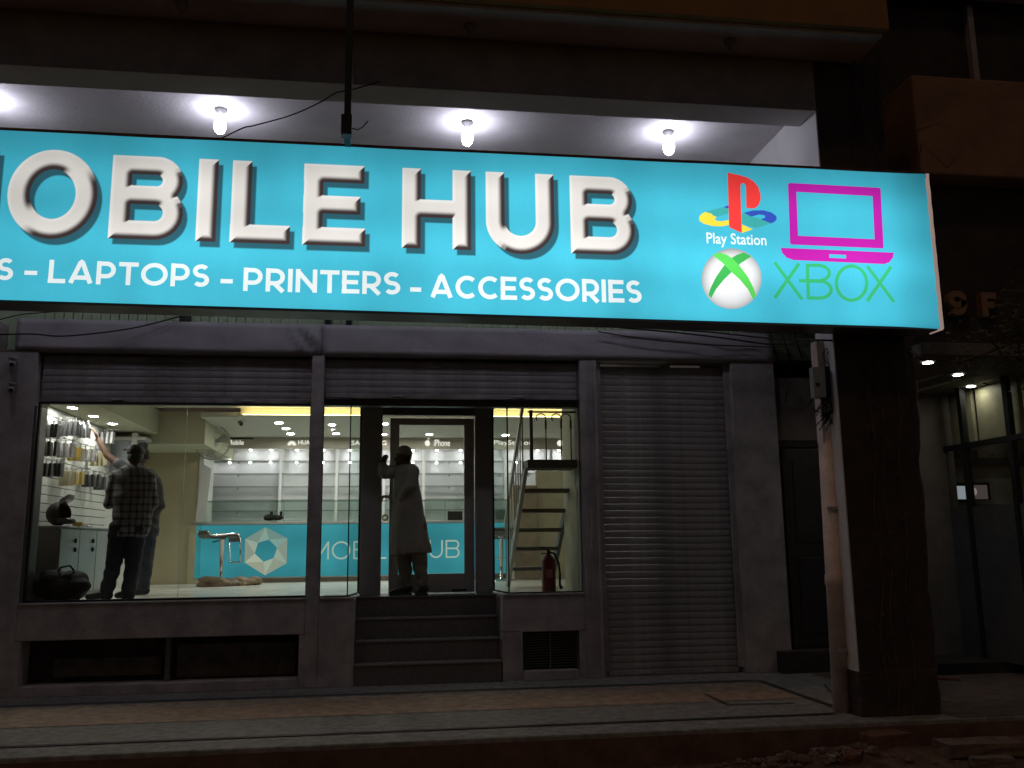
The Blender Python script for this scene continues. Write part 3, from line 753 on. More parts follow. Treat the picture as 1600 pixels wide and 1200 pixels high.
flat([(368, 302), (420, 289), (480, 288), (525, 300), (553, 320), (556, 338), (545, 352), (525, 362), (466, 340), (492, 328), (486, 316), (455, 312), (412, 324)], P_blue, 'emblem_swirl', .0098)
a, b = Z8(160, 487), Z8(495, 425); font_part('Play Station', 'lettering', P_white, face, a.x, b.x, a.y - .012, b.y, YS - .008, .012)
flat([(628, 132), (1138, 160), (1146, 166), (1163, 497), (1157, 504), (640, 482), (632, 474), (620, 140)], P_mag, 'laptop_screen', .008, [[(668, 183), (678, 432), (1112, 452), (1100, 207)]])
flat([(578, 500), (1222, 528), (1216, 556), (1196, 582), (1168, 593), (650, 570), (612, 556), (588, 530)], P_mag, 'laptop_base', .008, [[(855, 537), (855, 557), (950, 561), (950, 541)]])
# white ball with printed shading
mb = MB(); cols = []
for r in range(13):
    for k in range(48):
        a = 2 * math.pi * k / 48; q = r / 12; p = Z8(300 + 170 * q * math.cos(a), 676 + 172 * q * math.sin(a)); mb.v.append((p.x, YS - .008, p.y))
        sh = .86 - .46 * q ** 4 - .12 * max(0, -math.cos(a - 1.2)) * q; cols += [sh, sh * 1.01, sh * 1.02, 1]
for r in range(12):
    for k in range(48): mb.f.append((r * 48 + k, r * 48 + (k + 1) % 48, (r + 1) * 48 + (k + 1) % 48, (r + 1) * 48 + k))
me = mb.mesh('emblem_ball')
if len(me.vertices) * 4 == len(cols):
    ca = me.color_attributes.new('print', 'FLOAT_COLOR', 'POINT'); ca.data.foreach_set('color', cols)
put('emblem_ball', me, M_print, face)
flat([(192, 542), (232, 527), (272, 540), (300, 558), (345, 602), (392, 665), (425, 730), (438, 770), (424, 798), (392, 735), (345, 680), (300, 640), (250, 588)], P_xg, 'emblem_cross', .010)
flat([(412, 549), (370, 527), (330, 540), (300, 558), (256, 602), (212, 665), (180, 730), (168, 768), (184, 786), (212, 735), (256, 682), (300, 640), (350, 590)], P_xg2, 'emblem_cross', .0094)
def xstroke(lines, name='letter'):
    mb = MB()
    for q in lines: ribbon(mb, [tuple(Z8(*p)) for p in q], .0148, lambda p: (p[0], YS - .008, p[1]))
    mb.build(name, P_green, face, fixn=False)
xstroke([[(545, 583), (700, 793)], [(683, 590), (545, 785)]])
xstroke([[(730, 592), (736, 792)], [(730, 600)] + [(790 + 65 * math.cos(t), 644 + 44 * math.sin(t)) for t in np.linspace(-math.pi / 2, math.pi / 2, 12)] + [(683, 688)], [(735, 690)] + [(800 + 66 * math.cos(t), 738 + 48 * math.sin(t)) for t in np.linspace(-math.pi / 2, math.pi / 2, 12)] + [(735, 785)]])
xstroke([[(981 + 86 * math.cos(t), 701 + 97 * math.sin(t)) for t in np.linspace(0, 2 * math.pi, 40)]])
xstroke([[(1070, 605), (1222, 808)], [(1205, 608), (1070, 803)]])

# hanging post that carries the sign from the balcony
hp = thing('sign_post', 'black steel hanging post with clamp box on top of the sign', 'post', (-1.0, -2.75, ZT))
YH = -3.09; c0 = wy(543, 200, YH); zh = wy(543, 213, YH).z
MB().box((c0.x - .028, YH - .026, zh + .02), (c0.x + .028, YH + .026, 7.4)).build('post', M_grille, hp, bev=.004)
MB().box((c0.x - .05, YH - .045, zh), (c0.x + .036, YH + .045, zh + .17)).build('clamp_box', M_grille, hp, bev=.006)
MB().box((c0.x - .03, YH + .046, zh + .02), (c0.x + .02, -2.70, zh + .045)).build('link_plate', M_grille, hp, bev=.003)
MB().tube([(c0.x + .036, YH, zh + .07), (c0.x + .08, YH - .01, zh + .055), (c0.x + .12, YH - .01, zh + .08), (c0.x + .16, YH - .01, zh + .135)], .005, 6).build('wire_end', M_black, hp)

# portico bulbs
for i, (px, py, lab) in enumerate(((-22, 156, 'lit bulb on the portico ceiling farthest left, at the frame edge'), (345, 172, 'lit bare bulb on the portico ceiling above the letter I of the sign'), (730, 192, 'lit bare bulb on the portico ceiling above the letter H of the sign'), (1044, 207, 'lit bare bulb on the portico ceiling nearest the drain pipe'))):
    c = wz(px, py, 5.59)
    t = thing('light_bulb', lab, 'light bulb', (c.x, c.y, 5.6), 'bulbs on the portico ceiling')
    MB().lathe([(.06, 0), (.06, -.018), (.034, -.035), (.027, -.095)], (c.x, c.y, 5.6), (0, 0, 1), 14).build('holder', M_alu, t, smooth=True)
    MB().lathe([(.026, -.095), (.044, -.115), (.056, -.15), (.056, -.19), (.044, -.23), (.02, -.25), (.001, -.254)], (c.x, c.y, 5.6), (0, 0, 1), 16, False).build('globe', E_bulb, t, smooth=True)

# #################################################################### INSIDE THE SHOP
def ipart(t, name, a, b, m, bev=0.0): return MB().box(a, b).build(name, m, t, bev=bev)
# back shelving with lit brand fascia
YSH = 5.75
def zsh(py): return wy(400, py, YSH).z
def xsh(px): return wy(px, 740, YSH).x
sh = thing('shelving_unit', 'white wall shelving with glass shelves, small spotlights and a lettered fascia behind the counter', 'shelves', (-.5, YSH, FZ))
xs0, xs1 = xsh(303), XR - .02
ipart(sh, 'back_panel', (xs0, YB - .06, FZ + .02), (xs1, YB - .01, zsh(701)), M_shelfback)
ipart(sh, 'fascia', (xs0, YSH - .03, zsh(701)), (xs1, YSH + .02, 3.268), mat('fascia_board', (.46, .43, .36), .6, var=.05))
ipart(sh, 'gap_strip', (xs0, YSH - .034, 3.235), (xsh(394), YSH - .031, 3.262), M_black)
ipart(sh, 'base_cabinet', (xs0, YSH - .05, FZ + .02), (xs1, YSH + .3, 1.55), M_shelfback)
divs = [304, 438, 526, 600, 662, 742, 790, 862]
for px in divs: ipart(sh, 'divider', (xsh(px) - .022, YSH, 1.55), (xsh(px) + .022, YB - .06, zsh(701)), M_shelfback, .003)
for i in range(len(divs)):
    a = xsh(divs[i]) + .022; b = xsh(divs[i + 1]) - .022 if i + 1 < len(divs) else xs1
    for py in (720, 740, 760, 781, 798):
        z = zsh(py); q = ipart(sh, 'shelf', (a + .003, YSH + .02, z - .009), (b - .003, YB - .061, z + .004), M_shelfglass)
        ipart(sh, 'shelf_edge', (a + .003, YSH + .010, z - .012), (b - .003, YSH + .019, z + .005), M_shelfedge)
        m = (a + b) / 2; ipart(sh, 'shelf_bracket', (m - .008, YSH + .02, z - .05), (m + .008, YSH + .10, z - .013), M_shelfedge)
    n = max(1, int((b - a) / .30))
    for k in range(n):
        x = a + (b - a) * (k + .5) / n
        MB().lathe([(.021, 0), (.021, -.006)], (x, YSH + .19, zsh(701) - .001), (0, 0, 1), 10).build('spot_and_glint_disc', E_led_glint, sh)
        MB().lathe([(.016, 0), (.016, -.006)], (x, YSH + .19, zsh(720) - .014), (0, 0, 1), 10).build('spot_and_glint_disc', E_led_glint, sh)  # glowing discs standing for the spotlights' reflections in the glass shelf
def brand(txt, pa, pb, pt, pb2, bold=.015):
    a = wy(pa, pb2, YSH - .035); b = wy(pb, pt, YSH - .035)
    return font_part(txt, 'lettering', E_brand, sh, a.x, b.x, a.z, b.z, YSH - .035, bold)
def logo(pts, name='logo'):
    MB().quad(*[tuple(wy(px, py, YSH - .035)) for px, py in pts]).build(name, E_brand, sh, fixn=False)
brand('Mobile', 356, 381, 687.5, 695, 0)
mb = MB(); ribbon(mb, [(348 + 4 * math.cos(t), 691 + 4.6 * math.sin(t)) for t in np.linspace(0, 2 * math.pi, 20)], .8, lambda p: tuple(wy(p[0], p[1], YSH - .035))); ribbon(mb, [(350, 693), (352.5, 697)], .8, lambda p: tuple(wy(p[0], p[1], YSH - .035))); mb.build('logo', E_brand, sh, fixn=False)
for k in range(8):
    t = math.radians(-165 + 150 * k / 7); c = (456, 696); d = (math.cos(t), math.sin(t)); n = (-d[1], d[0])
    logo([(c[0] + d[0] * 1.5, c[1] + d[1] * 1.5), (c[0] + d[0] * 5 + n[0] * 1.4, c[1] + d[1] * 5 + n[1] * 1.4), (c[0] + d[0] * 8, c[1] + d[1] * 8), (c[0] + d[0] * 5 - n[0] * 1.4, c[1] + d[1] * 5 - n[1] * 1.4)], 'logo_petal')
brand('HUAWEI', 466, 499, 688, 694.5, .012)
brand('SAMSUNG', 549, 604, 688.5, 695.5, .012)
logo([(668 + 4.3 * math.cos(t), 692.5 + 4.6 * math.sin(t)) for t in np.linspace(.45, 2 * math.pi - .75, 20)]); logo([(668, 687), (669, 685), (671, 684), (670.5, 686)])
brand('iPhone', 678, 703, 687, 697, .006)
brand('PlayStation', 772, 832, 688, 697, 0)
logo([(875 + 4.6 * math.cos(t), 692.5 + 4.6 * math.sin(t)) for t in np.linspace(0, 6.1, 20)]); brand('XBOX', 881, 908, 689, 696, .004)

# counter with lit front
YC = 4.9
ct = thing('sales_counter', 'long shop counter with glowing turquoise front, pale hexagon emblem and glass case on top', 'counter', (-1, YC, FZ))
xc0 = wy(303, 860, YC).x; xc1 = wy(818, 860, YC).x
zp0 = wy(450, 901, YC).z; zp1 = wy(450, 820, YC).z
M_cpanel = bpy.data.materials.new('counter_panel'); sign_nodes(M_cpanel, plain=True, glow=True)
for n in M_cpanel.node_tree.nodes:
    if n.type == 'MIX_RGB': n.inputs[1].default_value = (.040, .26, .31, 1)
ipart(ct, 'plinth', (xc0 + .02, YC + .03, FZ), (xc1, YC + .6, zp0 - .012), mat('counter_plinth', (.28, .23, .17), .5))
ipart(ct, 'body', (xc0, YC + .02, zp0 - .012), (xc1, YC + .62, zp1 + .012), M_shelfback)
fp = ipart(ct, 'front_panel', (xc0 + .02, YC, zp0), (xc1 - .02, YC + .018, zp1), M_cpanel)
ipart(ct, 'trim', (xc0, YC - .004, zp0 - .022), (xc1, YC + .019, zp0 - .002), M_alu)
ipart(ct, 'counter_top', (xc0 - .02, YC - .03, zp1 + .012), (xc1 + .02, YC + .66, zp1 + .05), M_cabinet, .006)
zg0 = zp1 + .05; zg1 = wy(450, 783, YC).z
ipart(ct, 'glass_case', (xc0, YC, zg0), (xc1, YC + .006, zg1), M_glassg)
ipart(ct, 'case_top', (xc0, YC, zg1), (xc1, YC + .4, zg1 + .008), M_glassg)
ipart(ct, 'case_edge', (xc0, YC - .004, zg1), (xc1, YC - .0005, zg1 + .010), mat('glass_edge', (.12, .20, .17), .2, bump=0))
for px in (310, 443, 570, 695, 790):
    x = wy(px, 800, YC).x; ipart(ct, 'case_edge', (x, YC - .004, zg0), (x + .008, YC - .0005, zg1), MATS['glass_edge'])
def cy(px, py, d=.004): p = wy(px, py, YC - d); return (p.x, YC - d, p.z)
cx, cyy = 415.5, 864.5
O6 = [(cx + 37 * .97 * math.sin(math.radians(60 * k)) * 1.0, cyy - 38 * math.cos(math.radians(60 * k))) for k in range(6)]
O6 = [(415, 823.5), (449, 841), (448, 880), (414, 899), (382, 879), (383, 842)]
I6 = [(420, 843), (433, 856), (427.5, 872), (412, 878), (398, 865), (403, 848)]
hx = [(.34, .56, .50), (.50, .62, .52), (.58, .68, .54), (.66, .72, .56), (.52, .62, .52), (.40, .58, .50)]
for k in range(6):
    j = (k + 1) % 6; mid = ((O6[k][0] + O6[j][0]) / 2, (O6[k][1] + O6[j][1]) / 2); mi = (O6[j][0] * .45 + I6[j][0] * .55, O6[j][1] * .45 + I6[j][1] * .55)
    MB().quad(cy(*O6[k]), cy(*O6[j]), cy(*I6[j]), cy(*I6[k])).build('emblem_facet', emis('emblem_tint', hx[k], .52), fp, fixn=False)
    MB().quad(cy(*O6[j], .006), cy(*I6[j], .006), cy(*I6[k], .006)).build('emblem_facet', emis('emblem_tint', tuple(c * 1.12 for c in hx[k]), .60), fp, fixn=False)
L, tw = text_strokes('MOBILE HUB', .085, .17, .45)
za = wy(600, 873, YC).z; zb = wy(600, 845, YC).z; H = zb - za; xa = wy(487, 860, YC).x; xb = wy(718, 860, YC).x; kk = (xb - xa) / tw
for ch, x, w, st in L:
    mb = MB()
    for q in st: ribbon(mb, [(p[0] * kk / H, p[1]) for p in q], .045, lambda p, x=x: (xa + x * kk + p[0] * H, YC - .004, za + p[1] * H))
    mb.build('letter', E_counter_line, fp, fixn=False)
# things on the counter
def lump(mb, c, r, n=6, sc=.5):
    for i in range(n): mb.ellipsoid((c[0] + rnd.uniform(-1, 1) * r[0] * sc, c[1] + rnd.uniform(-1, 1) * r[1] * sc, c[2] + rnd.uniform(-.6, .6) * r[2] * sc), (r[0] * .6, r[1] * .6, r[2] * .65), 10, 6)
    return mb
a = wy(428, 812, YC + .25); t = thing('shoulder_bag', 'small black bag lying on the counter left of the mullion', 'bag', (a.x, YC + .25, zg0))
mb = lump(MB(), (a.x, YC + .25, zg0 + .075), (.16, .08, .07), 7); put('body', remeshed(mb, .015, 3), M_bagcloth, t, True)
for dx in (-.06, .09): MB().box((a.x + dx, YC + .22, zg0 + .10), (a.x + dx + .04, YC + .27, zg0 + .17)).build('buckle', M_black, t, bev=.006)
a = wy(711, 810, YC + .2); o = ipart(None, 'product_box', (a.x - .12, YC + .15, zg0 + .001), (a.x + .12, YC + .3, zg0 + .15), M_packblack, .004); tag(o, 'flat dark product box standing on the counter behind the door glass', 'box')
a = wy(602, 810, YC + .2); t = thing('tape_roll', 'small tape roll standing on the counter beside the door post', 'tape', (a.x, YC + .2, zg0))
MB().lathe([(.03, -.02), (.055, -.02), (.055, .02), (.03, .02), (.03, -.02)], (a.x, YC + .2, zg0 + .056), (.25, 1, 0), 18, False).build('tape', mat('tape_brown', (.16, .12, .08), .4), t, smooth=False)
MB().lathe([(.026, -.021), (.03, -.021), (.03, .021), (.026, .021), (.026, -.021)], (a.x, YC + .2, zg0 + .056), (.25, 1, 0), 18, False).build('core', M_packcream, t)
a = wy(782, 808, YC + .2); o = ipart(None, 'product_box', (a.x - .10, YC + .15, zg0 + .001), (a.x + .08, YC + .3, zg0 + .17), M_packsilver, .004); tag(o, 'small grey product box on the counter seen through the right side glass', 'box')
p = wy(312, 725, 4.7); q = wy(326, 728, 4.8); zb_ = FZ
t = MB().prism([(p.x - .03, 4.72, 1.83), (p.x + .10, 4.80, 1.83), (p.x + .16, 4.80, 2.66), (p.x + .03, 4.72, 2.74)], (.0, .03, 0)).build('leaning_board', M_cabinet, None, bev=.003); tag(t, 'tall white board leaning upright at the left end of the counter', 'board')

# stools
def stool(c, lab, rz):
    t = thing('bar_stool', lab, 'bar stool', c)
    R = Matrix.Rotation(rz, 3, 'Z'); o = Vector(c)
    def T(x, y, z): return o + R @ Vector((x, y, z))
    # moulded seat that curls over into a hanging footrest frame
    prof = [(-.30, .80), (-.27, .745), (-.20, .725), (-.08, .735), (.05, .752), (.12, .755), (.17, .735), (.19, .68)]
    mb = MB()
    for i in range(len(prof) - 1):
        (x0, z0), (x1, z1) = prof[i], prof[i + 1]
        for (s0, s1) in ((-.19, .19),):
            mb.quad(T(x0, s0, z0), T(x1, s0, z1), T(x1, s1, z1), T(x0, s1, z0)); mb.quad(T(x0, s0, z0 - .05), T(x1, s0, z1 - .05), T(x1, s1, z1 - .05), T(x0, s1, z0 - .05))
            mb.quad(T(x0, s0, z0), T(x1, s0, z1), T(x1, s0, z1 - .05), T(x0, s0, z0 - .05)); mb.quad(T(x0, s1, z0), T(x1, s1, z1), T(x1, s1, z1 - .05), T(x0, s1, z0 - .05))
    mb.build('seat', mat('stool_seat', (.16, .16, .15), .35, .2), t, smooth=True)
    for s in (-.2, .2): MB().tube([T(x, s, z - .005) for x, z in prof], .013, 8).build('seat_rail', M_chrome, t, smooth=True)
    MB().tube([T(.19, -.2, .68), T(.205, -.2, .36), T(.21, -.18, .335), T(.21, .18, .335), T(.205, .2, .36), T(.19, .2, .68)], .013, 8).build('footrest', M_chrome, t, smooth=True)
    MB().lathe([(.05, .70), (.05, .66), (.035, .64), (.035, .35), (.027, .345), (.027, .03), (.06, .02), (.20, .012), (.21, 0)], o, (0, 0, 1), 18).build('column', M_chrome, t, smooth=True)
    MB().tube([T(-.02, 0, .66), T(-.13, .03, .63)], .009, 6).build('lever', M_black, t)
    return t
a = wz(350, 914, FZ); stool((a.x, 4.0, FZ), 'chrome bar stool with curled seat in front of the hexagon emblem', .55)
mb = lump(MB(), (a.x + .02, 3.9, FZ + .055), (.24, .15, .085), 12, .8); o = put('packing_wrap', remeshed(mb, .014, 2), M_plasticwrap, None, True); tag(o, 'crumpled brown wrapping round the foot of the stool left of the emblem', 'wrapping')
mb = lump(MB(), (a.x + .34, 4.1, FZ + .05), (.18, .13, .075), 12, .8); o = put('packing_wrap', remeshed(mb, .014, 2), mat('tan_wrap', (.27, .20, .13), .4, var=.4, scale=14, bump=.4), None, True); tag(o, 'lighter tan heap of wrapping on the floor below the hexagon emblem', 'wrapping')
a = wz(790, 903, FZ); stool((wy(783, 860, 4.1).x, 4.1, FZ), 'second bar stool, seen through the side glass right of the door', 1.4)

# left display wall
dw = thing('slat_wall', 'white slatted display wall with dark grooves along the left side of the shop', 'display wall', (XL, 1.9, FZ))
ipart(dw, 'backing', (XL + .002, .55, 1.55), (XL + .03, 3.3, 3.05), M_black)
for k in range(15): ipart(dw, 'slat', (XL + .031, .55, 1.56 + k * .1), (XL + .05, 3.3, 1.56 + k * .1 + .091), M_wall, .002)
ipart(dw, 'end_trim', (XL + .002, .50, 1.0), (XL + .07, .549, 3.05), M_wall)
pk = 0
hooks = [(82, 672, M_packblack, 'black', 'top', 'leftmost'), (104, 668, M_packblack, 'black', 'top', 'second'), (131, 672, MATS['packet_black'], 'dark', 'top', 'third'), (168, 683, M_packsilver, 'silver', 'top', 'farthest right'),
         (80, 700, M_packblack, 'black', 'second', 'leftmost'), (97, 702, M_packsilver, 'silver', 'second', 'second'), (117, 708, M_packyellow, 'yellow', 'second', 'third'), (133, 710, M_packsilver, 'silver', 'second', 'fourth'), (151, 716, M_packcream, 'cream', 'second', 'farthest right'),
         (80, 733, M_packblack, 'black', 'third', 'leftmost'), (104, 746, M_packcream, 'cream', 'third', 'second'), (120, 746, M_packyellow, 'yellow', 'third', 'third'), (140, 750, M_packblack, 'black', 'third', 'fourth'), (156, 754, M_packblack, 'black', 'third', 'farthest right')]
for px, py, m, cn, row, col in hooks:
    p = wx(px, py, XL + .16); n = rnd.randint(3, 4)
    hk = MB().tube([(XL + .05, p.y, p.z + .10), (XL + .30, p.y, p.z + .105), (XL + .31, p.y, p.z + .125)], .004, 5).build('hook', M_chrome, dw)
    w = rnd.uniform(.045, .06); h = rnd.uniform(.085, .10)
    for k in range(n):
        x = XL + .09 + k * .055 + rnd.uniform(-.008, .008); dy = rnd.uniform(-.008, .008); tl = rnd.uniform(-.012, .012)
        t = thing('accessory_packet', '%s packet, %s out from the wall on the %s hook of the %s row' % (cn, ('first', 'second', 'third', 'fourth')[k], col, row), 'packet', (x, p.y + dy, p.z), 'accessory packets hanging on the display wall')
        MB().prism([(x, p.y + dy - w, p.z - h), (x, p.y + dy + w, p.z - h), (x + tl, p.y + dy + w, p.z + h * .75), (x + tl, p.y + dy - w, p.z + h * .75)], (.03, 0, 0)).build('box', m, t, bev=.004)
        MB().box((x + tl + .012, p.y + dy - w * .5, p.z + h * .75), (x + tl + .014, p.y + dy + w * .5, p.z + h * .75 + .045)).build('hang_tab', M_packsilver, t)
# cabinets under it
cb = thing('drawer_cabinet', 'low pale cabinet with drawer handles along the left wall', 'cabinet', (-4.3, 1.3, FZ))
zt = wy(85, 824, .7).z
ipart(cb, 'body', (XL + .01, .68, FZ), (-4.22, 2.6, zt), M_cabside)
for k in range(3):
    y0 = .70 + k * .63; d = ipart(cb, 'door_front', (-4.219, y0, FZ + .06), (-4.20, y0 + .61, zt - .02), M_cabinet, .004)
    for zz in (.12, .22): ipart(cb, 'handle', (-4.199, y0 + .44, zt - zz - .05), (-4.175, y0 + .46, zt - zz), M_black, .003)
ipart(cb, 'top', (XL + .01, .66, zt), (-4.19, 2.62, zt + .02), M_cabinet, .004)
# helmet: shell with face opening, raised visor, chin bar
p = wy(92, 806, .95); zt += .02
hl = thing('motorcycle_helmet', 'black full-face helmet with raised visor on the low cabinet', 'helmet', (p.x, .95, zt))
mb = MB(); n = 20
hc = Vector((p.x, .95, zt + .135))
for k in range(13):
    q = math.pi * (k + .3) / 13.5; b = len(mb.v)
    for i in range(n):
        a = 2 * math.pi * i / n; r = .125
        mb.v.append(tuple(hc + Vector((r * 1.08 * math.sin(q) * math.cos(a), r * math.sin(q) * math.sin(a), .135 * math.cos(q)))))
    if k:
        for i in range(n):
            j = (i + 1) % n; a = 2 * math.pi * (i + .5) / n; a = (a + math.pi) % (2 * math.pi) - math.pi
            if abs(a + .3) < .95 and 4 <= k <= 8: continue
            mb.f.append((b - n + i, b - n + j, b + j, b + i))
h_ = mb.build('shell', M_black, hl, smooth=True); sd_ = h_.modifiers.new('s', 'SOLIDIFY'); sd_.thickness = .012
MB().prism([tuple(hc + Vector(v)) for v in ((.02, -.12, .10), (.11, -.10, .16), (.13, .04, .15), (.04, .10, .10))], (.02, -.01, .06)).build('visor', M_packsilver, hl, bev=.006)
MB().tube([tuple(hc + Vector(v)) for v in ((.03, -.12, -.08), (.12, -.11, -.085), (.165, -.03, -.085), (.13, .07, -.08), (.04, .12, -.08))], .033, 8).build('chin_bar', M_packblack, hl, smooth=True)
p = wy(120, 819, 1.2); o = ipart(None, 'small_carton', (p.x - .05, 1.2, zt + .001), (p.x + .05, 1.28, zt + .05), M_packyellow, .004); tag(o, 'tiny yellow carton on the low cabinet beside the helmet', 'carton')
for k, lab in enumerate(('crumpled clear wrapper on the cabinet just right of the yellow carton', 'crumpled clear wrapper near the far end of the cabinet top')):
    p = wy(133 + 20 * k, 823 + 3 * k, 1.4 + .5 * k); o = put('plastic_wrapper', remeshed(lump(MB(), (-4.32, 1.45 + .5 * k, zt + .02), (.07, .09, .02), 6, .7), .008, 1), M_packsilver, None, True); tag(o, lab, 'wrapper')
# bag on the floor by the window
p = wz(98, 940, FZ)
bgx = thing('duffel_bag', 'bulging black bag on the floor at the left end of the window', 'bag', (p.x, .45, FZ))
mb = MB(); x0, x1 = wy(60, 930, .42).x, wy(138, 930, .42).x
mb.ellipsoid(((x0 + x1) / 2, .42, FZ + .15), ((x1 - x0) / 2, .18, .16)); mb.ellipsoid((x0 + .16, .40, FZ + .22), (.16, .14, .13)); mb.ellipsoid((x1 - .17, .42, FZ + .23), (.17, .14, .11)); mb.ellipsoid((x0 + .08, .40, FZ + .30), (.07, .07, .05))
mb = lump(mb, ((x0 + x1) / 2, .42, FZ + .16), (.28, .15, .14), 6, .8)
put('body', remeshed(mb, .018, 3), M_bagcloth, bgx, True)
MB().tube([(x0 + .17, .36, FZ + .28), (x0 + .23, .34, FZ + .37), (x0 + .32, .34, FZ + .385), (x0 + .36, .36, FZ + .33)], .012, 6).build('strap', M_bagcloth, bgx, smooth=True)
# wall unit and fan
p = wy(176, 724, 3.3); q = wy(200, 688, 3.3); w3 = wy(228, 690, 3.3)
wu = thing('wall_cabinet', 'grey hanging wall cabinet with white top and side post behind the plaid shirt man', 'cabinet', (p.x, 3.3, p.z))
ipart(wu, 'body', (p.x - .15, 3.3, p.z - .25), (q.x + .04, 3.6, q.z), mat('grey_cabinet', (.30, .32, .36), .4), .008)
ipart(wu, 'top', (p.x - .18, 3.28, q.z), (w3.x, 3.62, q.z + .05), M_wall, .006)
ipart(wu, 'side_post', (q.x + .05, 3.27, p.z - .35), (q.x + .13, 3.4, q.z + .11), M_wall, .01)
ipart(wu, 'side_box', (q.x + .14, 3.3, p.z), (w3.x - .02, 3.5, q.z - .03), M_black, .006)
c = wy(333, 692, 4.45)
fn = thing('wall_fan', 'grey caged wall fan on the white post left of the shelves', 'fan', (c.x, 4.45, c.z))
for r in (.08, .17, .255, .262):
    MB().tube([(c.x + r * math.cos(t), 4.40 - (.26 - r) * .15, c.z + r * math.sin(t)) for t in np.linspace(0, 2 * math.pi, 33)], .004 if r < .26 else .008, 5, False).build('cage_ring', M_alu, fn, smooth=True)
for k in range(24):
    t = 2 * math.pi * k / 24; MB().tube([(c.x + .05 * math.cos(t), 4.37, c.z + .05 * math.sin(t)), (c.x + .26 * math.cos(t), 4.40, c.z + .26 * math.sin(t))], .0022, 4).build('cage_wire', M_alu, fn)
for k in range(3):
    t = 2 * math.pi * k / 3 + .4; mb = MB(); P = []
    for s in (-.35, 0, .35): P.append((c.x + .23 * math.cos(t + s), 4.43 + .02 * s, c.z + .23 * math.sin(t + s)))
    mb.prism([(c.x + .04 * math.cos(t - .5), 4.43, c.z + .04 * math.sin(t - .5))] + P + [(c.x + .04 * math.cos(t + .5), 4.44, c.z + .04 * math.sin(t + .5))], (0, .005, 0)).build('blade', mat('fan_blade', (.52, .51, .46), .4), fn)
MB().lathe([(.05, -.09), (.06, -.05), (.06, .06), (.03, .12)], (c.x, 4.45, c.z), (0, 1, 0), 14).build('motor', M_alu, fn, smooth=True)
MB().tube([(c.x, 4.55, c.z), (c.x - .05, 4.7, c.z - .06), (-3.58, 4.93, c.z - .08)], .018, 8).build('arm', M_alu, fn, smooth=True)

# ceiling downlights
def downlight(x, y, z, lab, em=E_down, r=.055, grp='downlights in the shop ceiling'):
    t = thing('downlight', lab, 'downlight', (x, y, z), grp)
    MB().lathe([(r + .014, -.001), (r + .014, -.008), (r, -.010), (r, -.001)], (x, y, z), (0, 0, 1), 18, False).build('ring', M_wall, t)
    MB().lathe([(.001, -.006), (r, -.006)], (x, y, z), (0, 0, 1), 18, False).build('lens', em, t)
for px, py, w in ((113, 637, 'nearest'), (146, 650, 'middle'), (176, 662, 'farthest')):
    p = wz(px, py, 3.055); downlight(p.x, p.y, 3.06, '%s of the three lit downlights above the left display wall' % w)
rows = {'above the leftmost shelf bays': ((436, 661, 'nearest'), (447, 670, 'middle'), (454, 678, 'farthest')), 'between the mullion and the door post': ((518.5, 664, 'nearer'), (525, 677.5, 'farther')),
        'just right of the door post': ((600.5, 662.5, 'nearer'), (599.5, 679, 'farther')), 'behind the door glass': ((677, 662.5, 'nearer'), (671, 679, 'farther')), 'seen through the right side glass': ((790, 680, 'single'),)}
for r, L in rows.items():
    for px, py, w in L:
        p = wz(px, py, 3.262); downlight(p.x, p.y, 3.268, '%s lit ceiling downlight %s' % (w, r))
# added downlights, unseen above the window head, to brighten the shop inside
for i, x in enumerate((-2.9, -1.6, -.2, 1.0)):
    downlight(x, 1.7, 3.398, 'added unseen downlight in the front ceiling strip, number %s from the left wall' % ('one', 'two', 'three', 'four')[i], E_added_front, .05)
def cctv(px, py, y, lab, up=True, z=None):
    p = wy(px, py, y); t = thing('security_camera', lab, 'camera', tuple(p))
    MB().lathe([(.045, .05), (.045, .035), (.02, .03), (.02, .0)], p, (0, 0, 1), 12).build('base', M_alu, t, smooth=True)
    MB().lathe([(.028, -.06), (.032, -.05), (.032, .05), (.025, .06)], p + Vector((0, -.02, -.02)), (.4, -1, -.35), 14).build('housing', M_alu, t, smooth=True)
    MB().lathe([(.022, .055), (.022, .064)], p + Vector((0, -.02, -.02)), (.4, -1, -.35), 12).build('lens', M_black, t)
cctv(376, 660, 3.7, 'small ceiling security camera left of the downlights'); cctv(520, 670.5, 4.2, 'small ceiling camera between the two downlights beyond the mullion')

# metal stair to the mezzanine inside the right bay
stt = thing('metal_stair', 'open metal stair with flat treads and scrolled iron railing in the right bay', 'stair', (1.2, 1.5, FZ))
yt, yb = .55, 2.25; zt_ = wy(857, 733, yt).z; xl0 = wy(824, 735, yt).x; xr0 = wy(894, 738, yt).x
def sxy(f, side):
    y = yb + (yt - yb) * f; z = FZ + (zt_ - FZ) * f; return ((xl0 if side < 0 else xr0), y, z)
for sd2, m in ((-1, M_stairlight), (1, M_stair)):
    a = Vector(sxy(0, sd2)); b = Vector(sxy(1, sd2)); w = .045 * sd2
    MB().prism([tuple(a + Vector((0, -.09, 0))), tuple(a + Vector((0, .09, 0))), tuple(b + Vector((0, .09, 0))), tuple(b + Vector((0, -.09, 0)))], (w, 0, 0)).build('stringer', m, stt, bev=.004)
for py in (767, 798, 828, 857, 888):
    # tread height from its place on the flight
    best = min(((abs(wy(850, py, yb + (yt - yb) * f).z - (FZ + (zt_ - FZ) * f)), f) for f in [i / 400 for i in range(401)]))[1]
    y = yb + (yt - yb) * best; z = FZ + (zt_ - FZ) * best
    MB().box((xl0 + .002, y - .11, z - .025), (xr0 - .002, y + .12, z + .022)).build('tread', M_stair, stt, bev=.004)
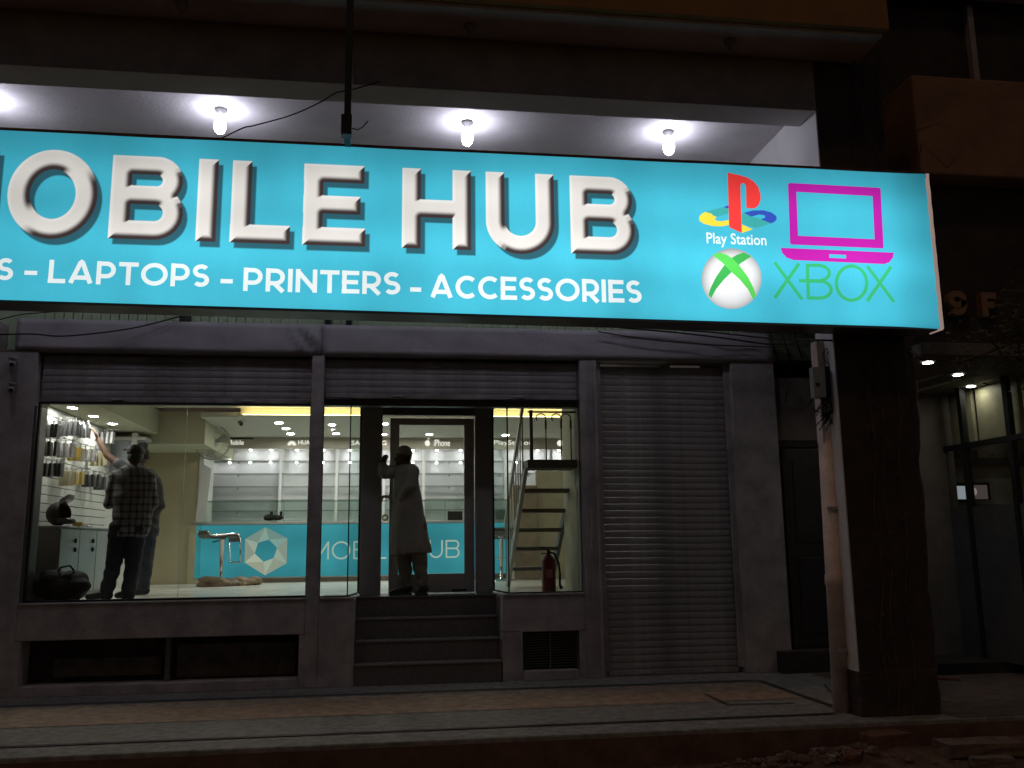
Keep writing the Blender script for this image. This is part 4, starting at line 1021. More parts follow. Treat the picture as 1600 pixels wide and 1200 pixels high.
MB().box((xl0 - .04, yt - .30, zt_ - .01), (xr0 + .05, yt + .10, zt_ + .085)).build('platform', M_black, stt, bev=.004)
zr = zt_ + .085; ztop = wy(850, 641, yt - .28).z
for px in (830,): 
    x = wy(px, 680, yt - .28).x; MB().box((x - .018, yt - .30, zr), (x + .018, yt - .26, ztop)).build('newel_post', M_grille, stt)
MB().box((xl0 - .03, yt - .29, ztop - .03), (xr0 + .05, yt - .27, ztop - .012)).build('handrail', M_grille, stt)
for px in (853, 877, 892):
    x = wy(px, 680, yt - .28).x
    MB().tube([(x, yt - .28, zr), (x, yt - .28, ztop - .09)] + [(x - .055 + .055 * math.cos(t), yt - .28, ztop - .09 + .05 * math.sin(t)) for t in np.linspace(.2, 3.9, 12)], .007, 6).build('scroll_baluster', M_grille, stt, smooth=True)
    MB().box((x - .011, yt - .29, zr + .36), (x + .011, yt - .27, ztop - .12)).build('baluster_collar', M_grille, stt)
a = Vector((xl0 - .03, yt - .05, zt_ + .75)); b = Vector((xl0 - .03, yb + .05, FZ + .75))
MB().prism([tuple(a), tuple(a + Vector((0, 0, .09))), tuple(b + Vector((0, 0, .09))), tuple(b)], (-.03, 0, 0)).build('side_handrail', M_stairlight, stt)
for k in range(9):
    f = (k + .5) / 9; p = a.lerp(b, f); MB().tube([(p.x - .015, p.y, p.z + .02), (p.x - .015, p.y, p.z - .74)], .009, 6).build('side_baluster', M_stairlight, stt)
# fire extinguisher
p = wz(857.5, 922, FZ); ex, ey = wy(857.5, 900, .75).x, .75
fe = thing('fire_extinguisher', 'dark red fire extinguisher standing on the floor by the stair foot', 'fire extinguisher', (ex, ey, FZ))
hh = wy(857, 869, ey).z - FZ
MB().lathe([(.078, 0), (.083, .01), (.083, hh - .05), (.07, hh - .02), (.035, hh + .01), (.028, hh + .02)], (ex, ey, FZ), (0, 0, 1), 20).build('cylinder', M_red, fe, smooth=True)
MB().lathe([(.02, 0), (.02, .04), (.012, .06)], (ex, ey, FZ + hh + .02), (0, 0, 1), 10).build('valve', M_black, fe)
MB().prism([(ex - .01, ey - .012, FZ + hh + .06), (ex - .085, ey - .012, FZ + hh + .115), (ex - .09, ey - .012, FZ + hh + .10), (ex + .03, ey - .012, FZ + hh + .04)], (0, .024, 0)).build('lever', M_black, fe)
MB().prism([(ex, ey - .012, FZ + hh + .035), (ex - .09, ey - .012, FZ + hh + .04), (ex - .09, ey - .012, FZ + hh + .028), (ex, ey - .012, FZ + hh + .022)], (0, .024, 0)).build('carry_handle', M_black, fe)
MB().tube([(ex + .01, ey, FZ + hh + .045), (ex + .07, ey, FZ + hh + .03), (ex + .12, ey, FZ + hh - .08), (ex + .135, ey, FZ + hh * .5), (ex + .13, ey, FZ + .08), (ex + .15, ey - .01, FZ + .03)], [.013] * 4 + [.015, .022], 8).build('hose', M_black, fe, smooth=True)
MB().box((ex - .05, ey - .0855, FZ + .16), (ex + .03, ey - .0835, FZ + .26)).build('label_plate', mat('faded_label', (.36, .12, .10), .5), fe)

# #################################################################### PEOPLE
def limb(mb, pts, rs):
    for i in range(len(pts) - 1): mb.capsule(pts[i], pts[i + 1], rs[i], rs[i + 1])
def hand(mb, wrist, d, side, up, sc=1.0, curl=.5):
    """palm, four fingers of unequal length with a knuckle bend, thumb leaving the side of the palm"""
    d = Vector(d).normalized(); up = Vector(up).normalized(); s = d.cross(up).normalized() * side
    w = Vector(wrist); palm = w + d * .05 * sc
    R = Matrix((s, d, up)).transposed()
    mb.ellipsoid(palm, (.040 * sc, .052 * sc, .018 * sc), 10, 7, R)
    for k, ln in enumerate((.066, .076, .072, .056)):
        b = palm + d * .042 * sc + s * (-.029 + .019 * k) * sc; m = b + (d * math.cos(curl * .6) - up * math.sin(curl * .6)) * ln * .52 * sc
        e = m + (d * math.cos(curl * 1.5) - up * math.sin(curl * 1.5)) * ln * .48 * sc
        mb.capsule(b, m, .0098 * sc, .009 * sc, 8); mb.capsule(m, e, .009 * sc, .0078 * sc, 8)
    b = palm - d * .015 * sc - s * .032 * sc; m = b + (d * .7 - s * .75) .normalized() * .036 * sc; e = m + (d * .9 - s * .25 - up * .3).normalized() * .03 * sc
    mb.capsule(b, m, .0125 * sc, .0105 * sc, 8); mb.capsule(m, e, .0105 * sc, .0085 * sc, 8)
def head(mb, c, fwd, h=.23):
    """skull, jaw, nose, brow, ears, lips, facing fwd"""
    f = Vector(fwd).normalized(); u = Vector((0, 0, 1)); s = f.cross(u).normalized(); c = Vector(c); R = Matrix((s, f, u)).transposed()
    mb.ellipsoid(c + u * .02, (.076, .096, .105), 16, 11, R)
    mb.ellipsoid(c + f * .03 - u * .055, (.055, .062, .062), 12, 8, R)
    mb.ellipsoid(c + f * .098 - u * .022, (.014, .020, .026), 8, 6, R)
    mb.ellipsoid(c + f * .082 + u * .024, (.05, .018, .012), 8, 6, R)
    mb.ellipsoid(c + f * .086 - u * .065, (.024, .014, .012), 8, 6, R)
    for k in (-1, 1): mb.ellipsoid(c + s * .078 * k - f * .005 - u * .005, (.012, .022, .034), 8, 6, R)
def eyes(t, c, fwd):
    f = Vector(fwd).normalized(); u = Vector((0, 0, 1)); s = f.cross(u).normalized()
    for k in (-1, 1): MB().ellipsoid(Vector(c) + f * .085 + s * .032 * k + u * .004, (.012, .012, .009), 8, 6).build('eye', M_wall, t, smooth=True)
def folds(me, amp, fx, fz, z0, z1):
    me.update(); nrm = np.empty(len(me.vertices) * 3, np.float32); me.vertices.foreach_get('normal', nrm); nrm = nrm.reshape(-1, 3)
    for i, v in enumerate(me.vertices):
        k = max(0, min(1, (v.co.z - z0) / (z1 - z0))); n = Vector(nrm[i])
        a = amp * (math.sin(v.co.x * fx + 3 * math.sin(v.co.z * fz) + v.co.y * fx * .7) + .6 * math.sin(v.co.z * fz * 2.3 + v.co.x * 9))
        v.co += n * a * (1 - .5 * k)
# ---- man in the doorway
YK = .62
def K(zx, zy, dy=0.0): p = wy(580 + zx / 4.8, 690 + zy / 4.8, YK + dy); return Vector((p.x, YK + dy, p.z))
km = thing('person', 'person in long olive tunic and skull cap standing in the shop doorway', 'person', tuple(K(300, 1150)))
fw = Vector((-1, .25, 0))
mb = MB(); hc = K(245, 112)
head(mb, hc, fw)
limb(mb, [hc + Vector((.01, 0, -.05)), K(262, 200)], [.058, .062])
limb(mb, [K(262, 240), K(265, 330), K(270, 480), K(280, 640)], [.085, .10, .10, .11])
sL, eL, wL = K(200, 222, .02), K(98, 232, -.04), K(84, 182, -.02)
limb(mb, [sL, eL, wL], [.055, .043, .030]); hand(mb, wL, K(98, 138, 0) - wL, 1, (-.3, -1, .1), .95, .5)
sR, eR, wR = K(225, 235, -.02), K(195, 420, .16), K(150, 415, .22)
limb(mb, [sR, eR, wR], [.05, .042, .03]); hand(mb, wR, K(108, 412, .24) - wR, -1, (0, .2, 1), 1.0, 1.2)
for kx, dy, top in (((242, 262, 262), .03, 640), ((340, 365, 380), -.04, 640)):
    limb(mb, [K(kx[0] + 20, top, dy), K(kx[1], 880, dy), K(kx[2], 1085, dy)], [.09, .062, .042])
for ax, dy, tox in ((262, .03, 165), (385, -.04, 340)):
    limb(mb, [K(ax + 15, 1110, dy), K(ax - 40, 1122, dy), K(tox, 1134, dy)], [.042, .04, .028])
put('body', remeshed(mb, .0065, 2), M_skin, km, True); eyes(km, hc, fw)
mb = MB(); mb.ellipsoid(hc + Vector((.005, 0, .038)), (.094, .084, .096), 18, 10)
me = remeshed(mb, .008, 1)
bm = bmesh.new(); bm.from_mesh(me); bmesh.ops.bisect_plane(bm, geom=bm.verts[:] + bm.edges[:] + bm.faces[:], plane_co=hc + Vector((0, 0, .018)), plane_no=(-.22, 0, -1), clear_outer=True); bm.to_mesh(me); bm.free()
put('skull_cap', me, M_cap, km, True)
mb = MB(); mb.ellipsoid(hc + Vector((-.058, .012, -.085)), (.036, .045, .048), 10, 8); mb.ellipsoid(hc + Vector((.035, 0, -.02)), (.052, .075, .06), 10, 8)
put('hair', remeshed(mb, .008, 1), M_hair, km, True)
# tunic: ellipse sections from collar to flared hem, plus sleeves
mb = MB(); secs = []
for zy, xa, xb, ry in ((172, 205, 315, .075), (195, 182, 340, .12), (235, 178, 350, .150), (300, 172, 360, .165), (380, 163, 370, .165), (460, 158, 385, .165), (560, 150, 402, .18), (660, 143, 420, .20), (760, 138, 438, .215), (835, 136, 448, .225)):
    a = K(xa, zy); b = K(xb, zy); secs.append(((a + b) / 2, (b.x - a.x) / 2, ry))
mb.loft(secs, 28)
limb(mb, [sL + Vector((.06, -.03, -.01)), sL, eL, wL + (eL - wL) * .12], [.09, .086, .074, .056])
limb(mb, [sR, eR, wR + (eR - wR) * .15], [.075, .062, .05])
limb(mb, [K(292, 212, .12), K(300, 225, -.13)], [.085, .085]); limb(mb, [K(310, 228, -.13), K(300, 330, -.17), K(235, 420, -.12)], [.085, .07, .055])
me = remeshed(mb, .011, 5)
ztp = K(270, 430).z; zbt = K(270, 835).z
for v in me.vertices:
    k = max(0, min(1, (ztp - v.co.z) / (ztp - zbt)))
    a = math.atan2(v.co.y - YK, v.co.x - K(290, 600).x); rr = 1 + k * (.035 * math.sin(a * 7 + 1) + .02 * math.sin(a * 13))
    c = K(290, 600); v.co.x = c.x + (v.co.x - c.x) * rr; v.co.y = YK + (v.co.y - YK) * rr
    if k > .93: v.co.z += (K(140, 860).z - K(140, 835).z) * max(0, min(1, (K(300, 800).x - v.co.x) / .25)) * (k - .93) / .07
folds(me, .0045, 26, 9, zbt, ztp)
put('tunic', me, M_kameez, km, True)
for kx, dy, w in (((250, 250, 262), .03, 0), ((345, 362, 384), -.04, 1)):
    mb = MB(); limb(mb, [K(kx[0], 760, dy), K(kx[1], 900, dy), K(kx[2] - 6, 1000, dy), K(kx[2], 1062, dy)], [.105, .092, .072, .060])
    me = remeshed(mb, .011, 3); folds(me, .007, 30, 16, K(0, 1062).z, K(0, 800).z); put('trouser_leg', me, M_kameez, km, True)
for ax, dy, tox in ((268, .03, 130), (392, -.04, 325)):
    mb = MB(); limb(mb, [K(ax + 8, 1098, dy), K((ax + tox) / 2 + 10, 1118, dy), K(tox + 18, 1137, dy)], [.052, .047, .030]); mb.box(tuple(K(tox, 1150, dy + .045) + Vector((0, -.09, 0))), tuple(K(ax + 40, 1139, dy - .045) + Vector((0, .09, 0))))
    put('shoe', remeshed(mb, .009, 2), M_shoe, km, True)
# ---- man in the plaid shirt, back to the street
YP = .95
def Q(px, py, dy=0.0): p = wy(px, py, YP + dy); return Vector((p.x, YP + dy, p.z))
M_plaid = bpy.data.materials.new('plaid_cotton'); M_plaid.use_nodes = True
nt = M_plaid.node_tree; N = nt.nodes; Lk = nt.links; pb_ = N['Principled BSDF']; pb_.inputs['Roughness'].default_value = .9
tc = N.new('ShaderNodeTexCoord'); sx = N.new('ShaderNodeSeparateXYZ'); Lk.new(tc.outputs['Object'], sx.inputs[0])
def lines(inp, freq, wid):
    m1 = N.new('ShaderNodeMath'); m1.operation = 'MULTIPLY'; m1.inputs[1].default_value = freq; Lk.new(inp, m1.inputs[0])
    m2 = N.new('ShaderNodeMath'); m2.operation = 'FRACT'; Lk.new(m1.outputs[0], m2.inputs[0])
    m3 = N.new('ShaderNodeMath'); m3.operation = 'LESS_THAN'; m3.inputs[1].default_value = wid; Lk.new(m2.outputs[0], m3.inputs[0]); return m3.outputs[0]
yx = N.new('ShaderNodeMath'); yx.operation = 'ADD'; Lk.new(sx.outputs['X'], yx.inputs[0]); Lk.new(sx.outputs['Y'], yx.inputs[1])
l1 = lines(yx.outputs[0], 12.5, .34); l2 = lines(sx.outputs['Z'], 12.5, .34); l3 = lines(yx.outputs[0], 12.5, .10); l4 = lines(sx.outputs['Z'], 12.5, .10)
ad = N.new('ShaderNodeMath'); ad.operation = 'ADD'; Lk.new(l1, ad.inputs[0]); Lk.new(l2, ad.inputs[1])
ad2 = N.new('ShaderNodeMath'); ad2.operation = 'ADD'; Lk.new(l3, ad2.inputs[0]); Lk.new(l4, ad2.inputs[1])
ad3 = N.new('ShaderNodeMath'); ad3.operation = 'MULTIPLY_ADD'; ad3.inputs[1].default_value = .5; Lk.new(ad2.outputs[0], ad3.inputs[0]); Lk.new(ad.outputs[0], ad3.inputs[2])
cr = N.new('ShaderNodeValToRGB'); cr.color_ramp.elements[0].color = (.235, .24, .26, 1); cr.color_ramp.elements[1].color = (.02, .02, .02, 1); cr.color_ramp.elements[1].position = .85
mm = N.new('ShaderNodeMath'); mm.operation = 'MULTIPLY'; mm.inputs[1].default_value = .42; Lk.new(ad3.outputs[0], mm.inputs[0]); Lk.new(mm.outputs[0], cr.inputs[0]); Lk.new(cr.outputs[0], pb_.inputs['Base Color'])
pm = thing('person', 'person in plaid shirt, dark jeans and dark cap seen from behind at the display wall', 'person', tuple(Q(180, 938)))
fw = Vector((-.6, 1, 0)); mb = MB(); hc = Q(212, 712)
head(mb, hc, fw); limb(mb, [hc - Vector((0, .01, .06)), Q(207, 738)], [.058, .06])
limb(mb, [Q(206, 758), Q(206, 790), Q(202, 825)], [.10, .10, .10])
sL, eL, wL = Q(180, 746), Q(171, 787, .03), Q(172, 782, .26)
sR, eR, wR = Q(233, 746), Q(239, 788, .03), Q(222, 784, .27)
for a_, b_, c_, sd_ in ((sL, eL, wL, 1), (sR, eR, wR, -1)):
    limb(mb, [a_, b_, c_], [.055, .044, .032]); hand(mb, c_, c_ - b_, sd_, (0, 0, 1), 1.0, .8)
legs = (((186, 830), (178, 880), (166, 928)), ((212, 832), (208, 880), (200, 930)))
for L3 in legs: limb(mb, [Q(*q) for q in L3], [.085, .06, .045])
put('body', remeshed(mb, .0065, 2), M_skin, pm, True); eyes(pm, hc, fw)
mb = MB(); secs = []
for py, xa, xb, ry in ((727, 196, 220, .07), (735, 180, 234, .11), (748, 173, 240, .125), (770, 175, 240, .135), (800, 176, 239, .13), (825, 174, 236, .13), (839, 177, 230, .135)):
    a = Q(xa, py); b = Q(xb, py); secs.append(((a + b) / 2, (b.x - a.x) / 2, ry))
mb.loft(secs, 24)
for a_, b_, c_ in ((sL, eL, wL), (sR, eR, wR)): limb(mb, [a_, b_, c_ + (b_ - c_) * .3], [.075, .064, .052])
me = remeshed(mb, .011, 4); folds(me, .006, 24, 14, Q(0, 840).z, Q(0, 740).z); put('shirt', me, M_plaid, pm, True)
mb = MB()
for L3 in legs: limb(mb, [Q(*q) for q in L3], [.115, .088, .074])
limb(mb, [Q(188, 826), Q(214, 828)], [.125, .125])
me = remeshed(mb, .011, 3); folds(me, .005, 26, 20, Q(0, 930).z, Q(0, 830).z); put('jeans', me, M_denim, pm, True)
for x, dx, dy in ((166, -17, -.02), (200, -14, .06)):
    a = Q(x, 930); mb = MB(); limb(mb, [Vector((a.x + .02, a.y, FZ + .055)), Vector((a.x - .06, a.y + dy, FZ + .05)), Vector((a.x + dx * .0105, a.y + dy * 2, FZ + .035))], [.052, .046, .034])
    put('shoe', remeshed(mb, .010, 2), M_shoe, pm, True)
mb = MB(); mb.ellipsoid(hc + Vector((0, -.005, .045)), (.10, .108, .088), 16, 10); mb.ellipsoid(hc + Vector((-.10, .06, .075)), (.075, .055, .014), 12, 6); put('cap', remeshed(mb, .009, 2), M_hair, pm, True)
mb = MB(); mb.ellipsoid(hc + Vector((.005, -.03, -.02)), (.088, .085, .085), 14, 9); put('hair', remeshed(mb, .009, 1), M_hair, pm, True)
# ---- man behind, reaching up
YG = 1.75
def G(px, py, dy=0.0): p = wy(px, py, YG + dy); return Vector((p.x, YG + dy, p.z))
gm = thing('person', 'person in grey shirt half hidden behind the plaid shirt, bare arm reaching up', 'person', tuple(G(225, 922)))
fw = Vector((-1, .35, 0)); mb = MB(); hc = G(219, 716); fz_ = FZ
head(mb, hc, fw); limb(mb, [hc - Vector((0, 0, .06)), G(226, 742)], [.058, .06])
limb(mb, [G(229, 762), G(231, 792), G(228, 828)], [.095, .095, .095])
sL, eL, wL = G(206, 740), G(168, 712, .03), G(153, 686, .06)
limb(mb, [sL, eL, wL], [.055, .043, .03]); hand(mb, wL, G(147, 672, .06) - wL, 1, (1, .2, .3), 1.05, .5)
sR, eR, wR = G(244, 752), G(250, 790, -.02), G(236, 802, .14); limb(mb, [sR, eR, wR], [.052, .042, .032]); hand(mb, wR, wR - eR, -1, (0, 0, 1), 1, .8)
za = FZ + .07
def leg(x0, x1, dy): return [G(x0, 832, dy), G((x0 + x1) / 2, 876, dy), Vector((G(x1, 915).x, YG + dy, za))]
for l in (leg(222, 217, .10), leg(231, 226, -.05)): limb(mb, l, [.085, .06, .045])
put('body', remeshed(mb, .0065, 2), M_skin, gm, True); eyes(gm, hc, fw)
mb = MB(); secs = []
for py, xa, xb, ry in ((733, 214, 238, .07), (741, 202, 247, .11), (758, 204, 252, .125), (790, 208, 253, .125), (818, 206, 248, .125), (838, 206, 247, .13)):
    a = G(xa, py); b = G(xb, py); secs.append(((a + b) / 2, (b.x - a.x) / 2, ry))
mb.loft(secs, 24); limb(mb, [sL + Vector((.08, 0, -.02)), sL, sL.lerp(eL, .55)], [.08, .074, .066]); limb(mb, [sR, eR, eR.lerp(wR, .6)], [.07, .062, .052])
me = remeshed(mb, .011, 4); folds(me, .005, 24, 14, G(0, 838).z, G(0, 740).z); put('shirt', me, M_greyshirt, gm, True)
mb = MB()
for l in (leg(222, 217, .10), leg(231, 226, -.05)): limb(mb, l, [.11, .085, .070])
limb(mb, [G(220, 828, .06), G(233, 828, -.02)], [.12, .12]); me = remeshed(mb, .011, 3); folds(me, .004, 26, 20, FZ, G(0, 830).z); put('jeans', me, M_denim2, gm, True)
for x, dy in ((217, .10), (226, -.05)):
    a = G(x, 915); mb = MB(); limb(mb, [Vector((a.x + .03, YG + dy, FZ + .055)), Vector((a.x - .17, YG + dy, FZ + .04))], [.05, .035]); put('shoe', remeshed(mb, .010, 2), M_shoe, gm, True)
mb = MB(); mb.ellipsoid(hc + Vector((.02, 0, .04)), (.098, .088, .09), 14, 9); put('hair', remeshed(mb, .009, 1), M_hair, gm, True)

# #################################################################### ON THE FRONT: PIPE, METER BOX, CABLES, CAMERAS
def onp(px, py, y): return tuple(wy(px, py, y))
YP_ = -2.32
p0 = wz(1317, 1108, 0); pt_ = wy(1284, 524, YP_)
dp = thing('drain_pipe', 'upright orange-lit plastic drain pipe against the portico column', 'pipe', (p0.x, YP_, 0))
xb_, xt_ = wy(1314, 1100, YP_).x, wy(1283, 540, YP_).x
MB().lathe([(.072, 0), (.072, 1.05), (.080, 1.06), (.080, 1.14), (.072, 1.15), (.072, 2.55)], (xb_, YP_, 0), (xt_ - xb_, 0, 3.2), 18).build('pipe', M_pipe, dp, smooth=True)
MB().box((xt_ - .075, YP_ - .06, 2.30), (xt_ + .085, YP_ + .06, ZB - .03)).build('upper_board', mat('peach_board', (.80, .66, .58), .7, var=.15), dp, bev=.006)
MB().tube([(xb_ + .10, YP_ + .03, 0), (xt_ + .10, YP_ + .03, 2.9)], .014, 8).build('conduit', M_alu, dp, smooth=True)
for z in (.5, 1.7): MB().box((xb_ - .03, YP_ - .085, z), (xb_ + .12, YP_ - .065, z + .03)).build('pipe_clip', M_alu, dp)
a = wy(1268, 572, YP_ - .12); b = wy(1306, 622, YP_ - .12)
mx = thing('meter_box', 'grey electric meter box fixed on the drain pipe below the sign', 'box', (a.x, YP_ - .1, b.z))
MB().box((a.x, YP_ - .14, b.z), (a.x + .115, YP_ - .062, a.z - .01)).build('cover', M_alu, mx, bev=.006)
MB().box((a.x + .118, YP_ - .13, b.z + .01), (b.x + .01, YP_ - .062, a.z)).build('case', M_black, mx, bev=.006)
MB().box((a.x + .02, YP_ - .146, b.z + .1), (a.x + .05, YP_ - .141, b.z + .13)).build('latch', M_black, mx)
wt = thing('wire_tangle', 'tangle of black wires hanging below the meter box', 'wires', (a.x + .1, YP_ - .1, b.z))
for k in range(16):
    x = a.x + .06 + rnd.uniform(0, .16); z = b.z + .01; L_ = rnd.uniform(.12, .32); s1 = rnd.uniform(-.09, .09); s2 = rnd.uniform(-.1, .1)
    MB().tube([(x, YP_ - .10, z), (x + s1, YP_ - .13 + rnd.uniform(-.03, .02), z - L_ * .4), (x + s2, YP_ - .10, z - L_ * .8), (x + s2 * .5 + s1, YP_ - .10, z - L_ * .5), (x - s1, YP_ - .11, z - L_)], .0045, 5).build('wire', M_black, wt, smooth=True)
def cable(lab, pts, r=.008, n=10):
    P = [Vector(onp(*q)) for q in pts]; out = []
    for i in range(len(P) - 1):
        p_1 = P[max(i - 1, 0)]; p0_ = P[i]; p1 = P[i + 1]; p2 = P[min(i + 2, len(P) - 1)]
        for k in range(n):
            t = k / n; out.append(.5 * ((2 * p0_) + (p1 - p_1) * t + (2 * p_1 - 5 * p0_ + 4 * p1 - p2) * t * t + (3 * p0_ - p_1 - 3 * p1 + p2) * t ** 3))
    out.append(P[-1]); o = MB().tube(out, r, 6).build('cable', M_black, None, smooth=True); return tag(o, lab, 'cable')
cable('black cable sagging across the left end of the pale beam', [(-20, 523, -.12), (50, 522, -.12), (102, 525, -.14), (200, 514, -.12), (283, 494, -.05)])
cable('short cable looping under the sign at the far left', [(-15, 503, -.12), (30, 492, -.2), (60, 489, -.2), (95, 486, -.1)], .006)
cable('black cable running up from the sign past the hanging post', [(340, 219, -2.70), (380, 200, -2.68), (398, 196, -2.66), (455, 180, -2.62), (500, 160, -2.60), (525, 145, -2.60), (550, 140, -2.60), (595, 127, -2.60)], .006)
cable('lowest of the cables crossing the beam towards the drain pipe', [(935, 518, -.1), (1010, 530, -.1), (1100, 538, -.12), (1204, 542, -.3), (1262, 540, -2.2)], .007)
cable('middle cable crossing the beam right of the door towards the drain pipe', [(960, 511, -.1), (1050, 519, -.1), (1130, 528, -.12), (1206, 538, -.3), (1300, 534, -2.42)], .010)
cable('topmost cable of the bundle under the right half of the sign', [(1000, 512, -.3), (1100, 518, -.4), (1206, 529, -.6), (1265, 531, -2.42), (1330, 533, -2.42)], .009)
cable('cable hanging in a loop from the meter box to the right pier', [(1230, 610, -.05), (1228, 632, -.3), (1246, 640, -1.2), (1262, 634, -2.2), (1270, 622, -2.40)], .006)
for k, (pts, lab) in enumerate(((( (1300, 575, -2.44), (1287, 560, -2.44), (1288, 548, -2.44), (1300, 541, -2.44)), 'left of the two thin wires arching out of the meter box'), (((1296, 573, -2.45), (1292, 555, -2.45), (1300, 545, -2.45), (1318, 538, -2.45)), 'right of the two thin wires arching out of the meter box'))):
    cable(lab, pts, .004)
cctv(20, 566, -.07, 'round dark security camera at the top of the left pier'); cctv(19, 606, -.06, 'small white bullet camera lower down on the left pier')

# #################################################################### THE NEIGHBOUR TO THE RIGHT
nb = thing('neighbour_building', 'dark neighbouring building with ochre balcony block and a dim lit glass front at the right', 'building', (6, 0, 0))
def npart(name, a, b, m, bev=0.0): return MB().box(a, b).build(name, m, nb, bev=bev)
npart('balcony_block', (4.62, -2.0, 5.06), (9.5, 1.0, 6.14), M_och, .02)
npart('upper_wall', (4.06, .4, 6.142), (14, 1.4, 18), M_hedge)
npart('upper_pipe', (7.08, .30, 6.2), (7.16, .395, 10), M_darkclad)
npart('upper_floor_ledge', (4.06, .2, 8.6), (14, .395, 8.75), M_hedge)
npart('sign_band', (4.55, -1.75, 3.30), (9.5, -1.5, 5.058), M_hedge)
npart('canopy', (4.4, -2.1, 3.18), (9.5, 1.2, 3.298), mat('canopy_paint', (.20, .19, .17), .7))
npart('canopy_trim', (5.15, -1.2, 3.16), (5.2, .5, 3.179), M_nwhite); npart('canopy_trim', (5.5, -1.0, 3.16), (5.56, .5, 3.179), M_nwhite)
npart('end_wall', (5.70, .52, 0), (9.5, .62, 3.179), M_nwhite)
for k in range(20): npart('wall_board', (5.72, .495, .9 + k * .112), (6.12, .518, .9 + k * .112 + .104), M_nwhite, .002)
npart('rear_wall', (4.06, 3.0, 0), (5.7, 3.1, 6.1), M_hedge)
for y0, y1 in ((-2.4, -1.10), (-1.04, -.32), (-.24, .45)): npart('wood_panel', (6.16, y0, 2.56), (6.20, y1, 3.17), M_npanel, .004)
npart('transom', (5.97, -2.6, 2.47), (6.03, .49, 2.53), M_black)
for y in (-.28, -1.07, -1.7): npart('mullion', (5.968, y - .035, 0), (6.032, y + .035, 3.179), M_black)
npart('lower_panel', (5.985, -2.6, .12), (6.015, .49, 1.80), M_frost)
npart('window_pane', (5.994, -2.6, 1.801), (6.006, .49, 2.469), M_glass); npart('window_pane', (5.994, -2.6, 2.531), (6.006, .49, 3.178), M_glass)
npart('room_floor', (6.2, -2.6, .1), (9.4, .5, .14), M_nwhite)
npart('room_wall', (8.6, -2.6, .14), (8.7, .5, 3.178), M_nwhite)
npart('wall_shelf', (6.25, .36, 2.34), (7.6, .515, 2.42), M_frost)
for k in range(5): npart('shelf_box', (6.4 + k * .22, .38, 2.421), (6.55 + k * .22, .50, 2.49 + .03 * (k % 2)), M_npanel)
npart('plinth', (4.6, -.6, 0), (6.3, .5, .12), M_hedge)
def nlight(px, py, lab): p = wz(px, py, 3.17); downlight(p.x, p.y, 3.178, lab, E_ndown, .05, 'downlights of the neighbouring building')
nlight(1450, 567, 'leftmost lit canopy downlight of the neighbouring building'); nlight(1497, 586, 'middle lit canopy downlight of the neighbouring building'); nlight(1517, 604, 'lowest lit canopy downlight, beside the wood panels')
p = wy(1485, 754, .30); q = wy(1549, 781, .30)
mo = thing('monitor', 'small lit monitor with two pictures inside the neighbouring glass front', 'monitor', (p.x, .3, q.z))
MB().box((p.x, .30, q.z), (q.x, .33, p.z)).build('bezel', M_black, mo, bev=.005)
w_ = q.x - p.x; h_ = p.z - q.z
MB().quad((p.x + w_ * .12, .297, q.z + .01), (p.x + w_ * .36, .297, q.z + .01), (p.x + w_ * .36, .297, q.z + h_ * .8), (p.x + w_ * .12, .297, q.z + h_ * .8)).build('screen', emis('screen_pale', (.45, .5, .55), .55), mo)
MB().quad((p.x + w_ * .46, .297, q.z + .01), (p.x + w_ * .92, .297, q.z + .01), (p.x + w_ * .92, .297, q.z + h_ * .85), (p.x + w_ * .46, .297, q.z + h_ * .85)).build('screen', emis('screen_dark', (.10, .08, .08), .6), mo)
MB().ellipsoid((p.x + w_ * .58, .296, q.z + h_ * .48), (w_ * .07, .002, h_ * .22)).build('picture_face', emis('screen_face', (.5, .4, .36), .5), mo)
MB().box((p.x + w_ * .45, .30, q.z - .06), (p.x + w_ * .55, .33, q.z)).build('stand', M_black, mo)
MB().box((p.x - .1, .2, q.z - .10), (q.x + .3, .48, q.z - .06)).build('desk_top', M_frost, nb)
# 9 F
def solid_glyph(lines, x0, z0, H, name, lab):
    t = MB()
    for q in lines:
        P = [Vector(p) for p in q]; n = len(P); Lh = []; Rh = []; hw = .13
        for i in range(n):
            a = P[i] - P[i - 1] if i else P[1] - P[0]; b = P[i + 1] - P[i] if i < n - 1 else a
            d = (a.normalized() + b.normalized()).normalized(); m = Vector((-d.y, d.x)); Lh.append(P[i] + m * hw); Rh.append(P[i] - m * hw)
        for i in range(n - 1):
            t.prism([(x0 + v.x * H, -1.84, z0 + v.y * H) for v in (Lh[i], Lh[i + 1], Rh[i + 1], Rh[i])], (0, .088, 0))
    o = t.build(name, M_letter, None); return tag(o, lab, 'letter')
a = wy(1482, 494, -1.8); b = wy(1482, 456, -1.8); H9 = b.z - a.z
solid_glyph([[(.36 + .27 * math.cos(t), .66 + .24 * math.sin(t)) for t in np.linspace(0, 2 * math.pi, 18)], [(.63, .62), (.61, .36), (.50, .17), (.30, .12), (.14, .20)]], a.x, a.z, H9, 'raised_numeral', 'raised bronze numeral 9 on the dark band right of the sign')
a = wy(1532, 496, -1.8); solid_glyph([[(.14, 0), (.14, 1)], [(.27, .87), (.66, .87)], [(.27, .50), (.56, .50)]], a.x, a.z, H9, 'raised_letter', 'raised bronze letter F on the dark band right of the sign')

